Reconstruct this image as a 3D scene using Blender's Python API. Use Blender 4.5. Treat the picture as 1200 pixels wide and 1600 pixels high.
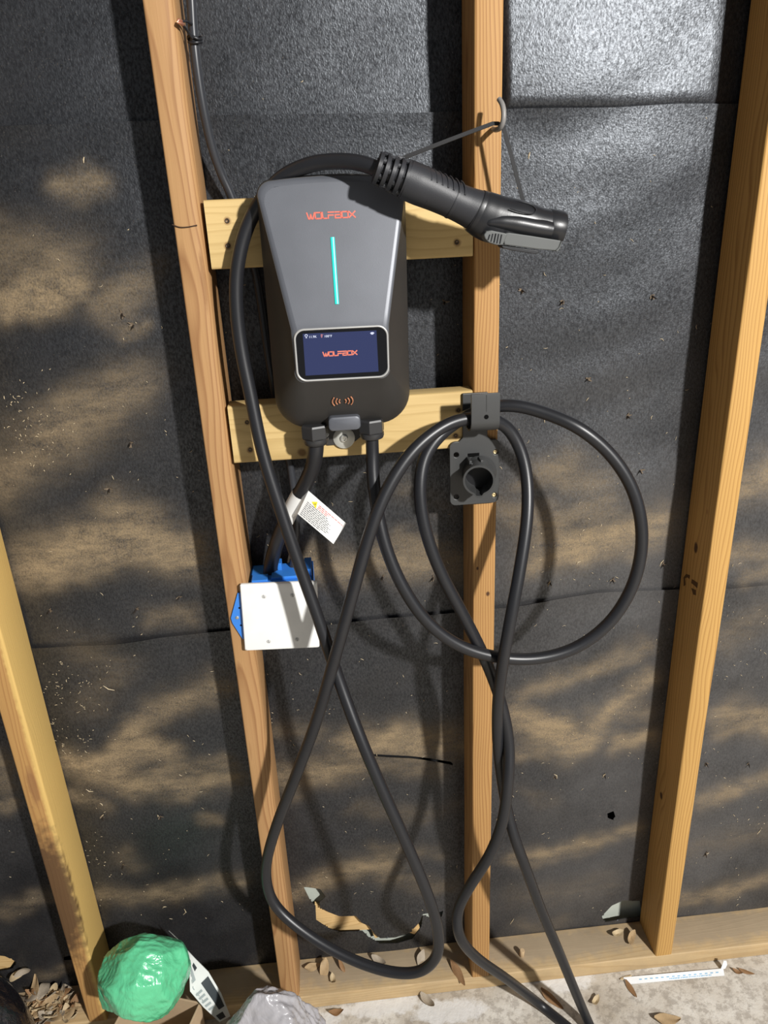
import bpy, math, random
import numpy as np
from mathutils import Vector, Matrix, noise

for o in list(bpy.data.objects):
    bpy.data.objects.remove(o)
SC = bpy.context.scene
COL = SC.collection
rnd = random.Random(7)

# ------------------------------------------------------------------ camera
CAM = Vector((0.1818, -1.1074, 1.5974))
YAW, PITCH, ROLL, FPX = 0.0721, 0.3918, -0.0462, 1180.0
_f = Vector((math.sin(YAW)*math.cos(PITCH), math.cos(YAW)*math.cos(PITCH), -math.sin(PITCH)))
_r0 = Vector((math.cos(YAW), -math.sin(YAW), 0)); _u0 = _r0.cross(_f)
_r = _r0*math.cos(ROLL) + _u0*math.sin(ROLL)
_u = -_r0*math.sin(ROLL) + _u0*math.cos(ROLL)
cam_d = bpy.data.cameras.new('camera'); cam = bpy.data.objects.new('camera', cam_d); COL.objects.link(cam)
M = Matrix.Identity(4)
for i in range(3):
    M[i][0], M[i][1], M[i][2], M[i][3] = _r[i], _u[i], -_f[i], CAM[i]
cam.matrix_world = M
cam_d.sensor_fit = 'VERTICAL'; cam_d.sensor_height = 24.0; cam_d.lens = 24.0*FPX/1600.0
cam_d.clip_start = 0.02
SC.camera = cam

# ------------------------------------------------------------------ light
w = bpy.data.worlds.new('room_fill'); SC.world = w; w.use_nodes = True
w.node_tree.nodes['Background'].inputs[0].default_value = (0.93, 0.96, 1.0, 1)
w.node_tree.nodes['Background'].inputs[1].default_value = 0.18
ld = bpy.data.lights.new('garage_bulb', 'POINT'); ld.energy = 960; ld.shadow_soft_size = 0.085
ld.color = (1.0, 0.98, 0.95)
lo = bpy.data.objects.new('garage_bulb', ld); COL.objects.link(lo); lo.location = (1.93, -3.1, 2.8)
SC.view_settings.view_transform = 'Standard'
try: SC.view_settings.look = 'None'
except Exception: pass
SC.view_settings.exposure = 0.0; SC.view_settings.gamma = 1.0
SC.view_settings.use_curve_mapping = False

# ------------------------------------------------------------------ helpers: measuring
def ray(px, py): return _f + _r*((px-600)/FPX) - _u*((py-800)/FPX)
def at(px, py, Y=0.0):
    d = ray(px, py); return CAM + d*((Y-CAM.y)/d.y)
def atz(px, py, Z=0.0):
    d = ray(px, py); return CAM + d*((Z-CAM.z)/d.z)
def mpp(p): return (p-CAM).dot(_f)/FPX          # metres per pixel at a point

# ------------------------------------------------------------------ helpers: objects
def tag(o, label=None, cat=None, group=None, kind=None):
    if label: o['label'] = label
    if cat: o['category'] = cat
    if group: o['group'] = group
    if kind: o['kind'] = kind
    return o
def empty(name, loc=(0, 0, 0), rot=None):
    o = bpy.data.objects.new(name, None); COL.objects.link(o); o.location = loc
    o.empty_display_size = 0.03
    if rot: o.rotation_euler = rot
    return o
def link(name, me, mat=None, parent=None, world=True):
    o = bpy.data.objects.new(name, me); COL.objects.link(o)
    if mat is not None and not me.materials: me.materials.append(mat)
    if parent is not None:
        o.parent = parent
        if world: o.matrix_parent_inverse = wm(parent).inverted()
    return o
def wm(o):
    m = o.matrix_basis.copy()
    if o.parent is not None: m = wm(o.parent) @ o.matrix_parent_inverse @ m
    return m
class MB:
    def __init__(s): s.v = []; s.f = []
    def add(s, vs, fs):
        n = len(s.v); s.v += [tuple(v) for v in vs]; s.f += [tuple(i+n for i in f) for f in fs]
    def box(s, lo, hi, T=None):
        x0, y0, z0 = lo; x1, y1, z1 = hi
        vs = [Vector(p) for p in ((x0,y0,z0),(x1,y0,z0),(x1,y1,z0),(x0,y1,z0),(x0,y0,z1),(x1,y0,z1),(x1,y1,z1),(x0,y1,z1))]
        if T is not None: vs = [T @ p for p in vs]
        s.add(vs, [(0,3,2,1),(4,5,6,7),(0,1,5,4),(1,2,6,5),(2,3,7,6),(3,0,4,7)])
    def rings(s, rs, closed=True, cap=True):
        """rs: list of rings (lists of points, same length)"""
        n = len(rs[0]); vs = [p for r in rs for p in r]; fs = []
        for i in range(len(rs)-1):
            for j in range(n if closed else n-1):
                k = (j+1) % n
                fs.append((i*n+j, i*n+k, (i+1)*n+k, (i+1)*n+j))
        if cap and closed:
            fs.append(tuple(range(n-1, -1, -1))); fs.append(tuple((len(rs)-1)*n+j for j in range(n)))
        s.add(vs, fs)
    def tube(s, pts, r, seg=12, cap=True, squash=1.0):
        pts = [Vector(p) for p in pts]; N = len(pts)
        R = r if isinstance(r, (list, tuple)) else [r]*N
        T = []
        for i in range(N):
            t = pts[min(i+1, N-1)] - pts[max(i-1, 0)]; T.append(t.normalized())
        up = Vector((0, 1, 0)) if abs(T[0].y) < .9 else Vector((1, 0, 0))
        a = (up - T[0]*up.dot(T[0])).normalized(); rs = []
        for i in range(N):
            if i: a = (a - T[i]*a.dot(T[i])).normalized()
            b = T[i].cross(a)
            rs.append([pts[i] + (a*math.cos(q)*squash + b*math.sin(q))*R[i] for q in [2*math.pi*j/seg for j in range(seg)]])
        s.rings(rs, True, cap)
    def prism(s, poly, y0, y1, T=None):
        """poly: (x,z) outline, extruded along y"""
        n = len(poly)
        vs = [Vector((x, y0, z)) for x, z in poly] + [Vector((x, y1, z)) for x, z in poly]
        if T is not None: vs = [T @ p for p in vs]
        fs = [tuple(range(n)), tuple(range(2*n-1, n-1, -1))] + [(i, n+i, n+(i+1) % n, (i+1) % n) for i in range(n)]
        s.add(vs, fs)
    def mesh(s, name, smooth=None):
        me = bpy.data.meshes.new(name); me.from_pydata(s.v, [], s.f); me.validate(); me.update()
        import bmesh
        bm = bmesh.new(); bm.from_mesh(me); bmesh.ops.recalc_face_normals(bm, faces=bm.faces); bm.to_mesh(me); bm.free()
        if smooth:
            for p in me.polygons: p.use_smooth = True
            if smooth < 179: me.set_sharp_from_angle(angle=math.radians(smooth))
        return me
    def build(s, name, mat, parent=None, smooth=None, bevel=0, world=True):
        o = link(name, s.mesh(name, smooth), mat, parent, world)
        if bevel:
            b = o.modifiers.new('bevel', 'BEVEL'); b.width = bevel; b.segments = 2; b.limit_method = 'ANGLE'; b.angle_limit = math.radians(50)
        return o
def recentre(o):
    """put a mesh object's origin at the middle of its bounds"""
    me = o.data; n = len(me.vertices); a = np.empty(n*3); me.vertices.foreach_get('co', a); a = a.reshape(-1, 3)
    c = (a.min(0)+a.max(0))/2; a -= c; me.vertices.foreach_set('co', a.ravel()); me.update()
    o.matrix_basis = o.matrix_basis @ Matrix.Translation(Vector(c)); return o
def rrect(w, h, r, n=6, cx=0, cz=0):
    """rounded rectangle; r is one radius or (tl, tr, br, bl)"""
    if not isinstance(r, (tuple, list)): r = (r,)*4
    out = []
    for (sx, sz, a0, q) in ((1, 1, 0, r[1]), (-1, 1, 90, r[0]), (-1, -1, 180, r[3]), (1, -1, 270, r[2])):
        for i in range(n+1):
            a = math.radians(a0+90*i/n)
            out.append((cx+sx*(w/2-q)+q*math.cos(a), cz+sz*(h/2-q)+q*math.sin(a)))
    return out
def spline(P, n=10):
    """Catmull-Rom through points (centripetal spacing by arc length)"""
    P = [Vector(p) for p in P]; Q = [P[0]*2-P[1]] + P + [P[-1]*2-P[-2]]; out = []
    for i in range(1, len(Q)-2):
        p0, p1, p2, p3 = Q[i-1:i+3]
        t0 = 0; t1 = t0+max((p1-p0).length, 1e-6)**.5; t2 = t1+max((p2-p1).length, 1e-6)**.5; t3 = t2+max((p3-p2).length, 1e-6)**.5
        for k in range(n):
            t = t1+(t2-t1)*k/n
            a1 = p0*((t1-t)/(t1-t0))+p1*((t-t0)/(t1-t0)); a2 = p1*((t2-t)/(t2-t1))+p2*((t-t1)/(t2-t1)); a3 = p2*((t3-t)/(t3-t2))+p3*((t-t2)/(t3-t2))
            b1 = a1*((t2-t)/(t2-t0))+a2*((t-t0)/(t2-t0)); b2 = a2*((t3-t)/(t3-t1))+a3*((t-t1)/(t3-t1))
            out.append(b1*((t2-t)/(t2-t1))+b2*((t-t1)/(t2-t1)))
    out.append(P[-1]); return out
def relax(P, k=3):
    P = [Vector(p) for p in P]
    for _ in range(k): P = [P[0]] + [(P[i-1]+P[i]*2+P[i+1])/4 for i in range(1, len(P)-1)] + [P[-1]]
    return P

# ------------------------------------------------------------------ helpers: materials
class NT:
    def __init__(s, name):
        s.m = bpy.data.materials.new(name); s.m.use_nodes = True; s.t = s.m.node_tree
        s.b = s.t.nodes['Principled BSDF']; s.tc = None
    def n(s, typ, **kw):
        nd = s.t.nodes.new('ShaderNode'+typ)
        for k, v in kw.items(): setattr(nd, k, v)
        return nd
    def set(s, sock, v):
        if hasattr(v, 'is_output'): s.t.links.new(v, sock)
        elif isinstance(v, (tuple, list)) and len(v) == 3 and sock.type == 'RGBA': sock.default_value = (*v, 1)
        else: sock.default_value = v
    def P(s, **kw):
        names = dict(base='Base Color', rough='Roughness', metal='Metallic', spec='Specular IOR Level', normal='Normal', emit='Emission Color', estr='Emission Strength', trans='Transmission Weight', alpha='Alpha', coat='Coat Weight', coatr='Coat Roughness', sss='Subsurface Weight', sheen='Sheen Weight', ior='IOR')
        for k, v in kw.items(): s.set(s.b.inputs[names[k]], v)
        return s
    def coord(s, which='Object'):
        if s.tc is None: s.tc = s.n('TexCoord')
        return s.tc.outputs[which]
    def map(s, v, scale=(1, 1, 1), loc=(0, 0, 0), rot=(0, 0, 0)):
        m = s.n('Mapping'); s.set(m.inputs[0], v); m.inputs['Location'].default_value = loc; m.inputs['Rotation'].default_value = rot; m.inputs['Scale'].default_value = scale
        return m.outputs[0]
    def noise(s, v, scale=5, detail=3, rough=.5, dist=0):
        n = s.n('TexNoise'); s.set(n.inputs['Vector'], v); n.inputs['Scale'].default_value = scale; n.inputs['Detail'].default_value = detail; n.inputs['Roughness'].default_value = rough; n.inputs['Distortion'].default_value = dist
        return n.outputs['Fac']
    def ramp(s, f, stops):
        r = s.n('ValToRGB'); s.set(r.inputs[0], f); e = r.color_ramp.elements
        while len(e) < len(stops): e.new(.5)
        for q, (p, c) in zip(e, stops):
            q.position = p; q.color = (c, c, c, 1) if isinstance(c, (int, float)) else (*c, 1)
        return r.outputs[0]
    def mix(s, f, a, b, mode='MIX'):
        m = s.n('Mix', data_type='RGBA', blend_type=mode); s.set(m.inputs['Factor'], f); s.set(m.inputs[6], a); s.set(m.inputs[7], b)
        return m.outputs[2]
    def math(s, op, a, b=0.0, c=None):
        m = s.n('Math', operation=op); s.set(m.inputs[0], a); s.set(m.inputs[1], b)
        if c is not None: s.set(m.inputs[2], c)
        return m.outputs[0]
    def bump(s, h, strength=.3, dist=.001):
        b = s.n('Bump'); s.set(b.inputs['Height'], h); b.inputs['Strength'].default_value = strength; b.inputs['Distance'].default_value = dist
        return b.outputs[0]
    def blob(s, v, c, r):
        """1 inside an ellipsoid at c with radii r, falling to 0 outside"""
        m = s.map(v, scale=tuple(1/q for q in r), loc=tuple(-a/b for a, b in zip(c, r)))
        ln = s.n('VectorMath', operation='LENGTH'); s.set(ln.inputs[0], m)
        return ln.outputs['Value']
def plain(name, col, rough=.5, spec=.5, metal=0, grain=0.0, gscale=300, **kw):
    t = NT(name)
    v = t.coord()
    nf = t.noise(v, 18, 4)
    c2 = tuple(min(1, q*1.18) for q in col); c1 = tuple(q*.84 for q in col)
    t.P(base=t.mix(nf, c1, c2), rough=rough, spec=spec, metal=metal, **kw)
    if grain: t.P(normal=t.bump(t.noise(v, gscale, 2), grain, .0006))
    return t.m
def wood(name, light, dark, pith=(.09, .16), ring=55, axis='Z', marks=(), dirt=0, wob=.012, contrast=.75, seed=0.0):
    """sawn softwood: growth rings round a pith outside the section, drawn out along the length"""
    t = NT(name); v = t.coord()
    if axis == 'X':
        s = t.n('SeparateXYZ'); t.set(s.inputs[0], v); c = t.n('CombineXYZ')
        t.set(c.inputs[0], s.outputs[2]); t.set(c.inputs[1], s.outputs[1]); t.set(c.inputs[2], s.outputs[0]); v = c.outputs[0]
    st = t.map(v, scale=(9, 9, 1.3), loc=(seed, seed*.7, seed*1.3))
    nz = t.n('TexNoise'); t.set(nz.inputs['Vector'], st); nz.inputs['Scale'].default_value = 1.6; nz.inputs['Detail'].default_value = 2
    sub = t.n('VectorMath', operation='SUBTRACT'); t.set(sub.inputs[0], nz.outputs['Color']); sub.inputs[1].default_value = (.5, .5, .5)
    scl = t.n('VectorMath', operation='SCALE'); t.set(scl.inputs[0], sub.outputs[0]); scl.inputs['Scale'].default_value = wob*3
    add = t.n('VectorMath', operation='ADD'); t.set(add.inputs[0], v); t.set(add.inputs[1], scl.outputs[0])
    mp = t.map(add.outputs[0], loc=(pith[0], pith[1], 0), scale=(1, 1, .015), rot=(.012, .03, 0))
    wv = t.n('TexWave', wave_type='RINGS', rings_direction='Z', wave_profile='SAW'); t.set(wv.inputs['Vector'], mp); wv.inputs['Scale'].default_value = ring; wv.inputs['Distortion'].default_value = 0
    g = t.ramp(wv.outputs['Fac'], [(0, 0), (.55, .22), (.86, 1), (1, .1)])
    fib = t.noise(t.map(v, scale=(420, 420, 9)), 1, 3, .6)
    big = t.noise(t.map(v, scale=(14, 14, 2.2), loc=(seed, 3, 1)), 1, 3)
    col = t.mix(t.math('MULTIPLY', g, contrast), light, dark)
    col = t.mix(t.math('MULTIPLY', fib, .35), col, tuple(q*.72 for q in dark))
    col = t.mix(t.math('MULTIPLY', t.ramp(big, [(.35, 0), (.7, 1)]), .35), col, tuple(a*.55+b*.3 for a, b in zip(light, dark)))
    for (c, r, mc, s0) in marks:
        d = t.blob(t.coord(), c, r)
        d = t.math('ADD', d, t.math('MULTIPLY', t.math('SUBTRACT', t.noise(t.coord(), 60, 3), .5), .8))
        col = t.mix(t.ramp(d, [(.55, s0), (1.1, 0)]), col, mc)
    if dirt:
        dn = t.noise(t.map(t.coord(), scale=(1, 1, 1), loc=(seed, 0, 2)), 11, 6, .65)
        col = t.mix(t.math('MULTIPLY', t.ramp(dn, [(.38, 0), (.62, 1)]), dirt), col, (.24, .185, .125))
    t.P(base=col, rough=.62, spec=.3, normal=t.bump(t.math('ADD', fib, t.math('MULTIPLY', g, .5)), .35, .0007))
    return t.m

BLACK_RUBBER = plain('black_rubber', (.0125, .013, .0155), .38, .5, grain=.05, gscale=500)

# ================================================================== STRUCTURE
DEPTH = .089
# ---------------- concrete floor
t = NT('concrete'); v = t.coord()
n1 = t.noise(v, 7, 6, .62); n2 = t.noise(v, 46, 5, .7); n3 = t.noise(t.map(v, loc=(3, 1, 0)), 2.6, 4, .6)
c = t.mix(t.ramp(n1, [(.33, 0), (.66, 1)]), (.44, .385, .31), (.68, .645, .58))
c = t.mix(t.math('MULTIPLY', t.ramp(n3, [(.45, 0), (.62, 1)]), .55), c, (.27, .215, .155))
c = t.mix(t.math('MULTIPLY', t.ramp(n2, [(.42, 1), (.52, 0)]), .45), c, (.21, .175, .14))
for (px, py, rx, ry) in ((880, 1530, .075, .035), (600, 1572, .10, .025), (700, 1580, .09, .03), (480, 1598, .08, .03)):
    p = atz(px, py, 0)
    d = t.math('ADD', t.blob(v, tuple(p), (rx, ry, .05)), t.math('MULTIPLY', t.math('SUBTRACT', t.noise(v, 38, 5, .7), .5), 1.5))
    c = t.mix(t.ramp(d, [(.7, .8), (1.05, 0)]), c, (.74, .73, .71))
t.P(base=c, rough=.85, spec=.25, normal=t.bump(t.math('ADD', n2, n1), .5, .004))
CONCRETE = t.m
b = MB(); b.box((-1.8, -4.2, -.12), (2.6, .30, 0)); fl = b.build('floor', CONCRETE)
tag(fl, 'mottled grey concrete floor', 'floor', kind='structure')

# ---------------- the framed wall
WALL = empty('wall_back', (0, .089, 0)); tag(WALL, 'open stud wall lined with black building felt', 'wall', kind='structure')

# felt: streaks of tan dust as they lie on it, (pixel polyline, half width px, strength)
STREAKS = [
 ([(0,482),(60,462),(118,440)],22,.85),([(0,500),(70,482)],12,.9),([(88,292),(150,272)],16,.6),([(0,390),(120,398)],34,.5),([(20,430),(110,420)],20,.45),
 ([(165,478),(232,436)],24,.6),([(178,516),(222,506)],10,.55),([(0,745),(80,690),(175,630),(200,600)],34,.62),([(20,690),(120,640)],22,.4),
 ([(40,882),(120,858),(200,850),(295,862)],30,1.0),([(190,800),(240,830),(290,850)],28,.7),([(80,905),(160,880)],18,.7),([(245,966),(300,962)],16,.55),
 ([(120,1010),(170,1040),(150,1090)],30,.28),([(215,1142),(270,1105),(338,1068)],20,.7),([(105,1188),(160,1192),(205,1160),(235,1160)],18,.95),([(140,1205),(190,1212),(225,1225)],20,.85),
 ([(205,1172),(265,1180)],18,.85),([(240,1225),(300,1232),(360,1212)],18,.75),([(225,1215),(350,1190)],13,.6),([(320,1282),(350,1280)],10,.5),([(120,1240),(160,1250)],14,.6),
 ([(150,1402),(250,1395),(385,1378)],15,.6),([(190,1330),(215,1350)],14,.3),([(0,1190),(18,1225)],18,.6),([(0,1260),(20,1255)],12,.6),([(0,1420),(55,1400),(95,1405)],14,.5),([(60,1520),(110,1508)],9,.5),
 ([(488,872),(520,890),(570,884)],22,.75),([(600,872),(660,880),(725,890)],24,.7),([(620,842),(700,868)],14,.5),([(640,770),(700,800)],20,.3),
 ([(425,1212),(500,1212),(560,1196)],20,.7),([(560,1162),(620,1150),(715,1165)],24,.95),([(470,1240),(500,1190)],14,.4),([(440,1140),(500,1150)],16,.4),
 ([(470,1392),(540,1362),(600,1352)],18,.8),([(600,1372),(700,1385)],14,.4),([(560,1262),(640,1270),(710,1262)],14,.3),([(585,1190),(690,1205)],16,.5),([(590,1325),(690,1330)],12,.35),
 ([(838,742),(880,735),(930,765)],24,.5),([(800,800),(850,812),(880,840)],26,.5),([(838,868),(900,860),(960,842),(1046,815)],24,.9),([(870,815),(960,795)],22,.55),([(900,876),(985,868)],12,.5),
 ([(820,1085),(870,1062),(930,1048),(1010,1008)],14,.6),([(812,1120),(860,1138),(900,1160)],24,1.0),([(905,1160),(960,1110),(1005,1062)],16,.75),([(960,1162),(1018,1150)],16,.85),([(925,1122),(1010,1108)],18,.55),([(820,1172),(880,1165)],14,.6),
 ([(806,1345),(860,1332),(925,1318),(985,1300)],13,.75),([(830,1240),(860,1250)],14,.25),([(812,1400),(950,1380)],20,.25),([(880,1440),(820,1450)],14,.3),
 ([(1150,768),(1205,752)],26,.8),([(1140,872),(1205,862)],16,.6),([(1130,1000),(1200,960)],26,.35),([(1140,1118),(1205,1132)],22,.8),([(1100,1250),(1150,1232),(1205,1215)],14,.65),([(1060,1402),(1130,1395),(1205,1372)],13,.8),([(1090,1320),(1200,1300)],20,.3),
]
SEGS = []
for pl, hw, st in STREAKS:
    q = [at(x, y, DEPTH) for x, y in pl]; wm_ = hw*mpp(q[0])
    for a, b2 in zip(q[:-1], q[1:]): SEGS.append((a.x, a.z, b2.x, b2.z, wm_, st))
# beyond the frame the same kind of dust goes on
for k in range(46):
    x = rnd.choice([rnd.uniform(-1.7, -.55), rnd.uniform(1.02, 2.3)]); z = rnd.uniform(.1, 1.4); l = rnd.uniform(.05, .16)
    SEGS.append((x-l, z-rnd.uniform(-.02, .04), x+l, z+.03, rnd.uniform(.012, .03), rnd.uniform(.3, .9)))
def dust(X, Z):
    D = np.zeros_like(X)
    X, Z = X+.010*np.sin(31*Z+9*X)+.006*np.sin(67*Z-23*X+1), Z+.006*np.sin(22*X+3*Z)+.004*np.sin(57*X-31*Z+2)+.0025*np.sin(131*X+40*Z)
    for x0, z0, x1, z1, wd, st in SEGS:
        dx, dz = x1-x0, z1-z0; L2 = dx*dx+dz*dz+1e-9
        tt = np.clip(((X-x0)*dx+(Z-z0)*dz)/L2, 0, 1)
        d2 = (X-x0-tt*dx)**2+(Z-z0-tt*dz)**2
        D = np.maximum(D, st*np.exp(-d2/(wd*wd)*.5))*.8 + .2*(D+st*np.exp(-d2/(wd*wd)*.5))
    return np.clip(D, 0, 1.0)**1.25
STUD_X = [-1.625, -1.218, -.8115, -.405, -.004, .4055, .8135, 1.2195, 1.626, 2.032]
def felt_y(x, z, amp):
    """how the felt bellies between the studs and ripples"""
    k = max([q for q in STUD_X if q <= x] or [STUD_X[0]-.4]); u = min(1, max(0, (x-k-.038)/.365)); bay = math.sin(math.pi*u)**.6 if 0 < u < 1 else 0
    r = noise.noise(Vector((x*2.2+3, z*5.5-x*1.6, .3)))*.55 + noise.noise(Vector((x*4.5, z*12-x*3.4, 4.1)))*.30 + noise.noise(Vector((x*11, z*19-x*3, 7.7)))*.09
    return -bay*amp*(.25 + 1.0*r) - .0006
def inside(x, z, poly):
    c = False; n = len(poly)
    for i in range(n):
        x0, z0 = poly[i]; x1, z1 = poly[i-1]
        if (z0 > z) != (z1 > z) and x < (x1-x0)*(z-z0)/(z1-z0)+x0: c = not c
    return c
def pxpoly(P, Y=DEPTH): return [(at(x, y, Y).x, at(x, y, Y).z) for x, y in P]
HOLES = [pxpoly(P) for P in (
 [(474,1386),(500,1389),(509,1401),(499,1410),(500,1418),(512,1425),(530,1431),(556,1430),(566,1441),(576,1445),(584,1456),(594,1464),(618,1462),(640,1455),(655,1440),(662,1424),(658,1446),(644,1464),(620,1471),(592,1472),(576,1463),(566,1453),(530,1454),(512,1449),(494,1438),(493,1416),(484,1406)],
 [(940,1432),(956,1415),(974,1407),(1000,1408),(1004,1432),(975,1435),(945,1441)],
 [(948,1270),(958,1266),(961,1275),(956,1280),(949,1277)],
 [(582,1176),(610,1178),(640,1180),(672,1184),(704,1190),(712,1197),(702,1194),(670,1188),(640,1184),(610,1182),(584,1180)],
 [(100,1494),(116,1491),(124,1483),(130,1484),(127,1493),(116,1498),(100,1499)],
 [(660,1428),(690,1424),(694,1418),(690,1432),(676,1438)],
 [(-20,1488),(8,1492),(26,1502),(20,1512),(-20,1520)],
)]
SEAM_LO = sorted((at(x, y, DEPTH).x, at(x, y, DEPTH).z) for x, y in ((-200,1022),(60,1011),(180,1003),(350,985),(520,974),(600,965),(720,955),(790,948),(930,926),(1040,921),(1140,917),(1200,912),(1500,900)))
SEAM_HI = sorted((at(x, y, DEPTH).x, at(x, y, DEPTH).z) for x, y in ((-200,200),(0,198),(240,188),(330,180),(470,178),(660,176),(800,170),(960,168),(1060,162),(1130,162),(1300,158)))
def seam(S, x): return float(np.interp(x, [q[0] for q in S], [q[1] for q in S]))
t = NT('building_felt'); v = t.coord()
at_ = t.n('Attribute', attribute_name='dust'); dst = at_.outputs['Fac']
fine = t.noise(t.map(v, scale=(1, 1, .8)), 420, 3, .6); weave = t.n('TexVoronoi', feature='SMOOTH_F1'); t.set(weave.inputs['Vector'], t.map(v, scale=(1.0, 1, .72))); weave.inputs['Scale'].default_value = 520
mott = t.noise(v, 16, 5, .65); stre = t.noise(t.map(v, scale=(13, 13, 38), rot=(0, -.25, 0)), 1, 6, .68)
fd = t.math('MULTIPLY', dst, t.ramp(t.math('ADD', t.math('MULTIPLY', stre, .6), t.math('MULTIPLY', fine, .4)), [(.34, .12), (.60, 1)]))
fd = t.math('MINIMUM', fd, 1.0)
base = t.mix(t.ramp(mott, [(.35, 0), (.7, 1)]), (.0065, .0068, .0082), (.0150, .0152, .0172))
pale_f = t.n('Attribute', attribute_name='sheet_tone').outputs['Fac']; low = t.noise(v, 5.5, 5, .62)
base = t.mix(t.math('MULTIPLY', pale_f, t.ramp(low, [(.28, .25), (.66, 1)])), base, (.105, .100, .097))
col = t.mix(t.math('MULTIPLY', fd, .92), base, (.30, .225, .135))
speck = t.ramp(t.noise(v, 620, 1), [(.70, 0), (.76, 1)])
col = t.mix(t.math('MULTIPLY', speck, .35), col, (.20, .17, .13))
h = t.math('ADD', t.math('MULTIPLY', weave.outputs['Distance'], .7), t.math('MULTIPLY', fine, .5))
t.P(base=col, rough=t.math('ADD', t.math('MULTIPLY', fd, .35), .425), spec=t.math('MULTIPLY', t.math('SUBTRACT', 1.0, t.math('MULTIPLY', fd, .85)), t.ramp(t.noise(t.map(v, scale=(1.0, 1, .55)), 330, 3, .65), [(.36, .30), (.64, 1.0)])), normal=t.bump(h, .40, .0008))
t.b.inputs['Specular Tint'].default_value = (.86, .92, 1.0, 1)
FELT = t.m
def felt_sheet(zlo, zhi, yoff, xs, dz, amp, holes=(), lip=0.0, belly=None):
    nz = max(2, int(round((zhi(0.3)-zlo(0.3))/dz))); nx = len(xs); V = []
    for i in range(nz+1):
        for x in xs:
            a, b2 = zlo(x), zhi(x); z = a+(b2-a)*i/nz
            near = max(0, 1-(b2-z)/.05)
            lipy = -lip*near*near*(.35+max(0, noise.noise(Vector((x*7, 2, 1)))*1.6))
            V.append((x, yoff+felt_y(x, z, amp)+lipy+(belly(x, z) if belly else 0), z))
    for h2 in holes:
        for q_, (vx, vy, vz) in enumerate(V):
            if not (h2[0]-.004 < vx < h2[1]+.004 and h2[2]-.004 < vz < h2[3]+.004): continue
            best = None
            for i2 in range(len(h2[4])):
                x0, z0 = h2[4][i2]; x1, z1 = h2[4][i2-1]; L2 = (x1-x0)**2+(z1-z0)**2+1e-12; t2 = max(0, min(1, ((vx-x0)*(x1-x0)+(vz-z0)*(z1-z0))/L2))
                ex, ez = x0+t2*(x1-x0), z0+t2*(z1-z0); d2 = (ex-vx)**2+(ez-vz)**2
                if best is None or d2 < best[0]: best = (d2, ex, ez)
            if best[0] < .0026**2: V[q_] = (best[1], vy, best[2])
    F = []
    for i in range(nz):
        for j in range(nx-1):
            a = i*nx+j; cx = (V[a][0]+V[a+1][0]+V[a+nx][0]+V[a+nx+1][0])/4; cz = (V[a][2]+V[a+1][2]+V[a+nx][2]+V[a+nx+1][2])/4
            if any(h2[0] < cx < h2[1] and h2[2] < cz < h2[3] and inside(cx, cz, h2[4]) for h2 in holes): continue
            F.append((a, a+1, a+nx+1, a+nx))
    me = bpy.data.meshes.new('felt_sheet'); me.from_pydata(V, [], F); me.update()
    A = np.array(V); at2 = me.attributes.new('dust', 'FLOAT', 'POINT'); at2.data.foreach_set('value', dust(A[:, 0], A[:, 2]).astype(np.float32))
    sm = lambda q, a_, b_: np.clip((q-a_)/(b_-a_), 0, 1)**2*(3-2*np.clip((q-a_)/(b_-a_), 0, 1))
    pale_ = .11+.52*sm(A[:, 0], .05, .95)*(1-sm(A[:, 2], 1.0, 1.6)) - .09*sm(A[:, 2], 1.2, 1.7)  # felt base turns paler grey towards the lower right, darker towards the top
    at3 = me.attributes.new('sheet_tone', 'FLOAT', 'POINT'); at3.data.foreach_set('value', pale_.astype(np.float32))
    for p in me.polygons: p.use_smooth = True
    o = link('felt_sheet', me, FELT, WALL)
    s = o.modifiers.new('thick', 'SOLIDIFY'); s.thickness = .0012; s.offset = -1; s.use_rim = False
    return o
hb = [(min(p[0] for p in P), max(p[0] for p in P), min(p[1] for p in P), max(p[1] for p in P), P) for P in HOLES]
def xrange_(f): return list(np.arange(-1.7, -.62, .02)) + list(np.arange(-.62, 1.08, f)) + list(np.arange(1.08, 2.4, .02))
def belly_top(x, z):
    if not .44 < x < .815: return 0
    e = .466+.004*math.sin(z*9); k = min(1, max(0, (x-e+.008)/.016)); k = k*k*(3-2*k); r_ = min(1, max(0, (.80-x)/.03))
    return (.011*(1-k)-.007*k*(1-.35*min(1, max(0, (x-e)/.3))))*r_*min(1, max(0, (z-seam(SEAM_HI, x)+.004)/.012))
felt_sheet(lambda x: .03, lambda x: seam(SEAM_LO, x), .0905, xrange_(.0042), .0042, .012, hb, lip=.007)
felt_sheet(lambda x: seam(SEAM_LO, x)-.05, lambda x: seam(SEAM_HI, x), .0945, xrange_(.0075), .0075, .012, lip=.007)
felt_sheet(lambda x: seam(SEAM_HI, x)-.05, lambda x: 2.42, .0985, xrange_(.0045), .0075, .010, belly=belly_top)
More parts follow.
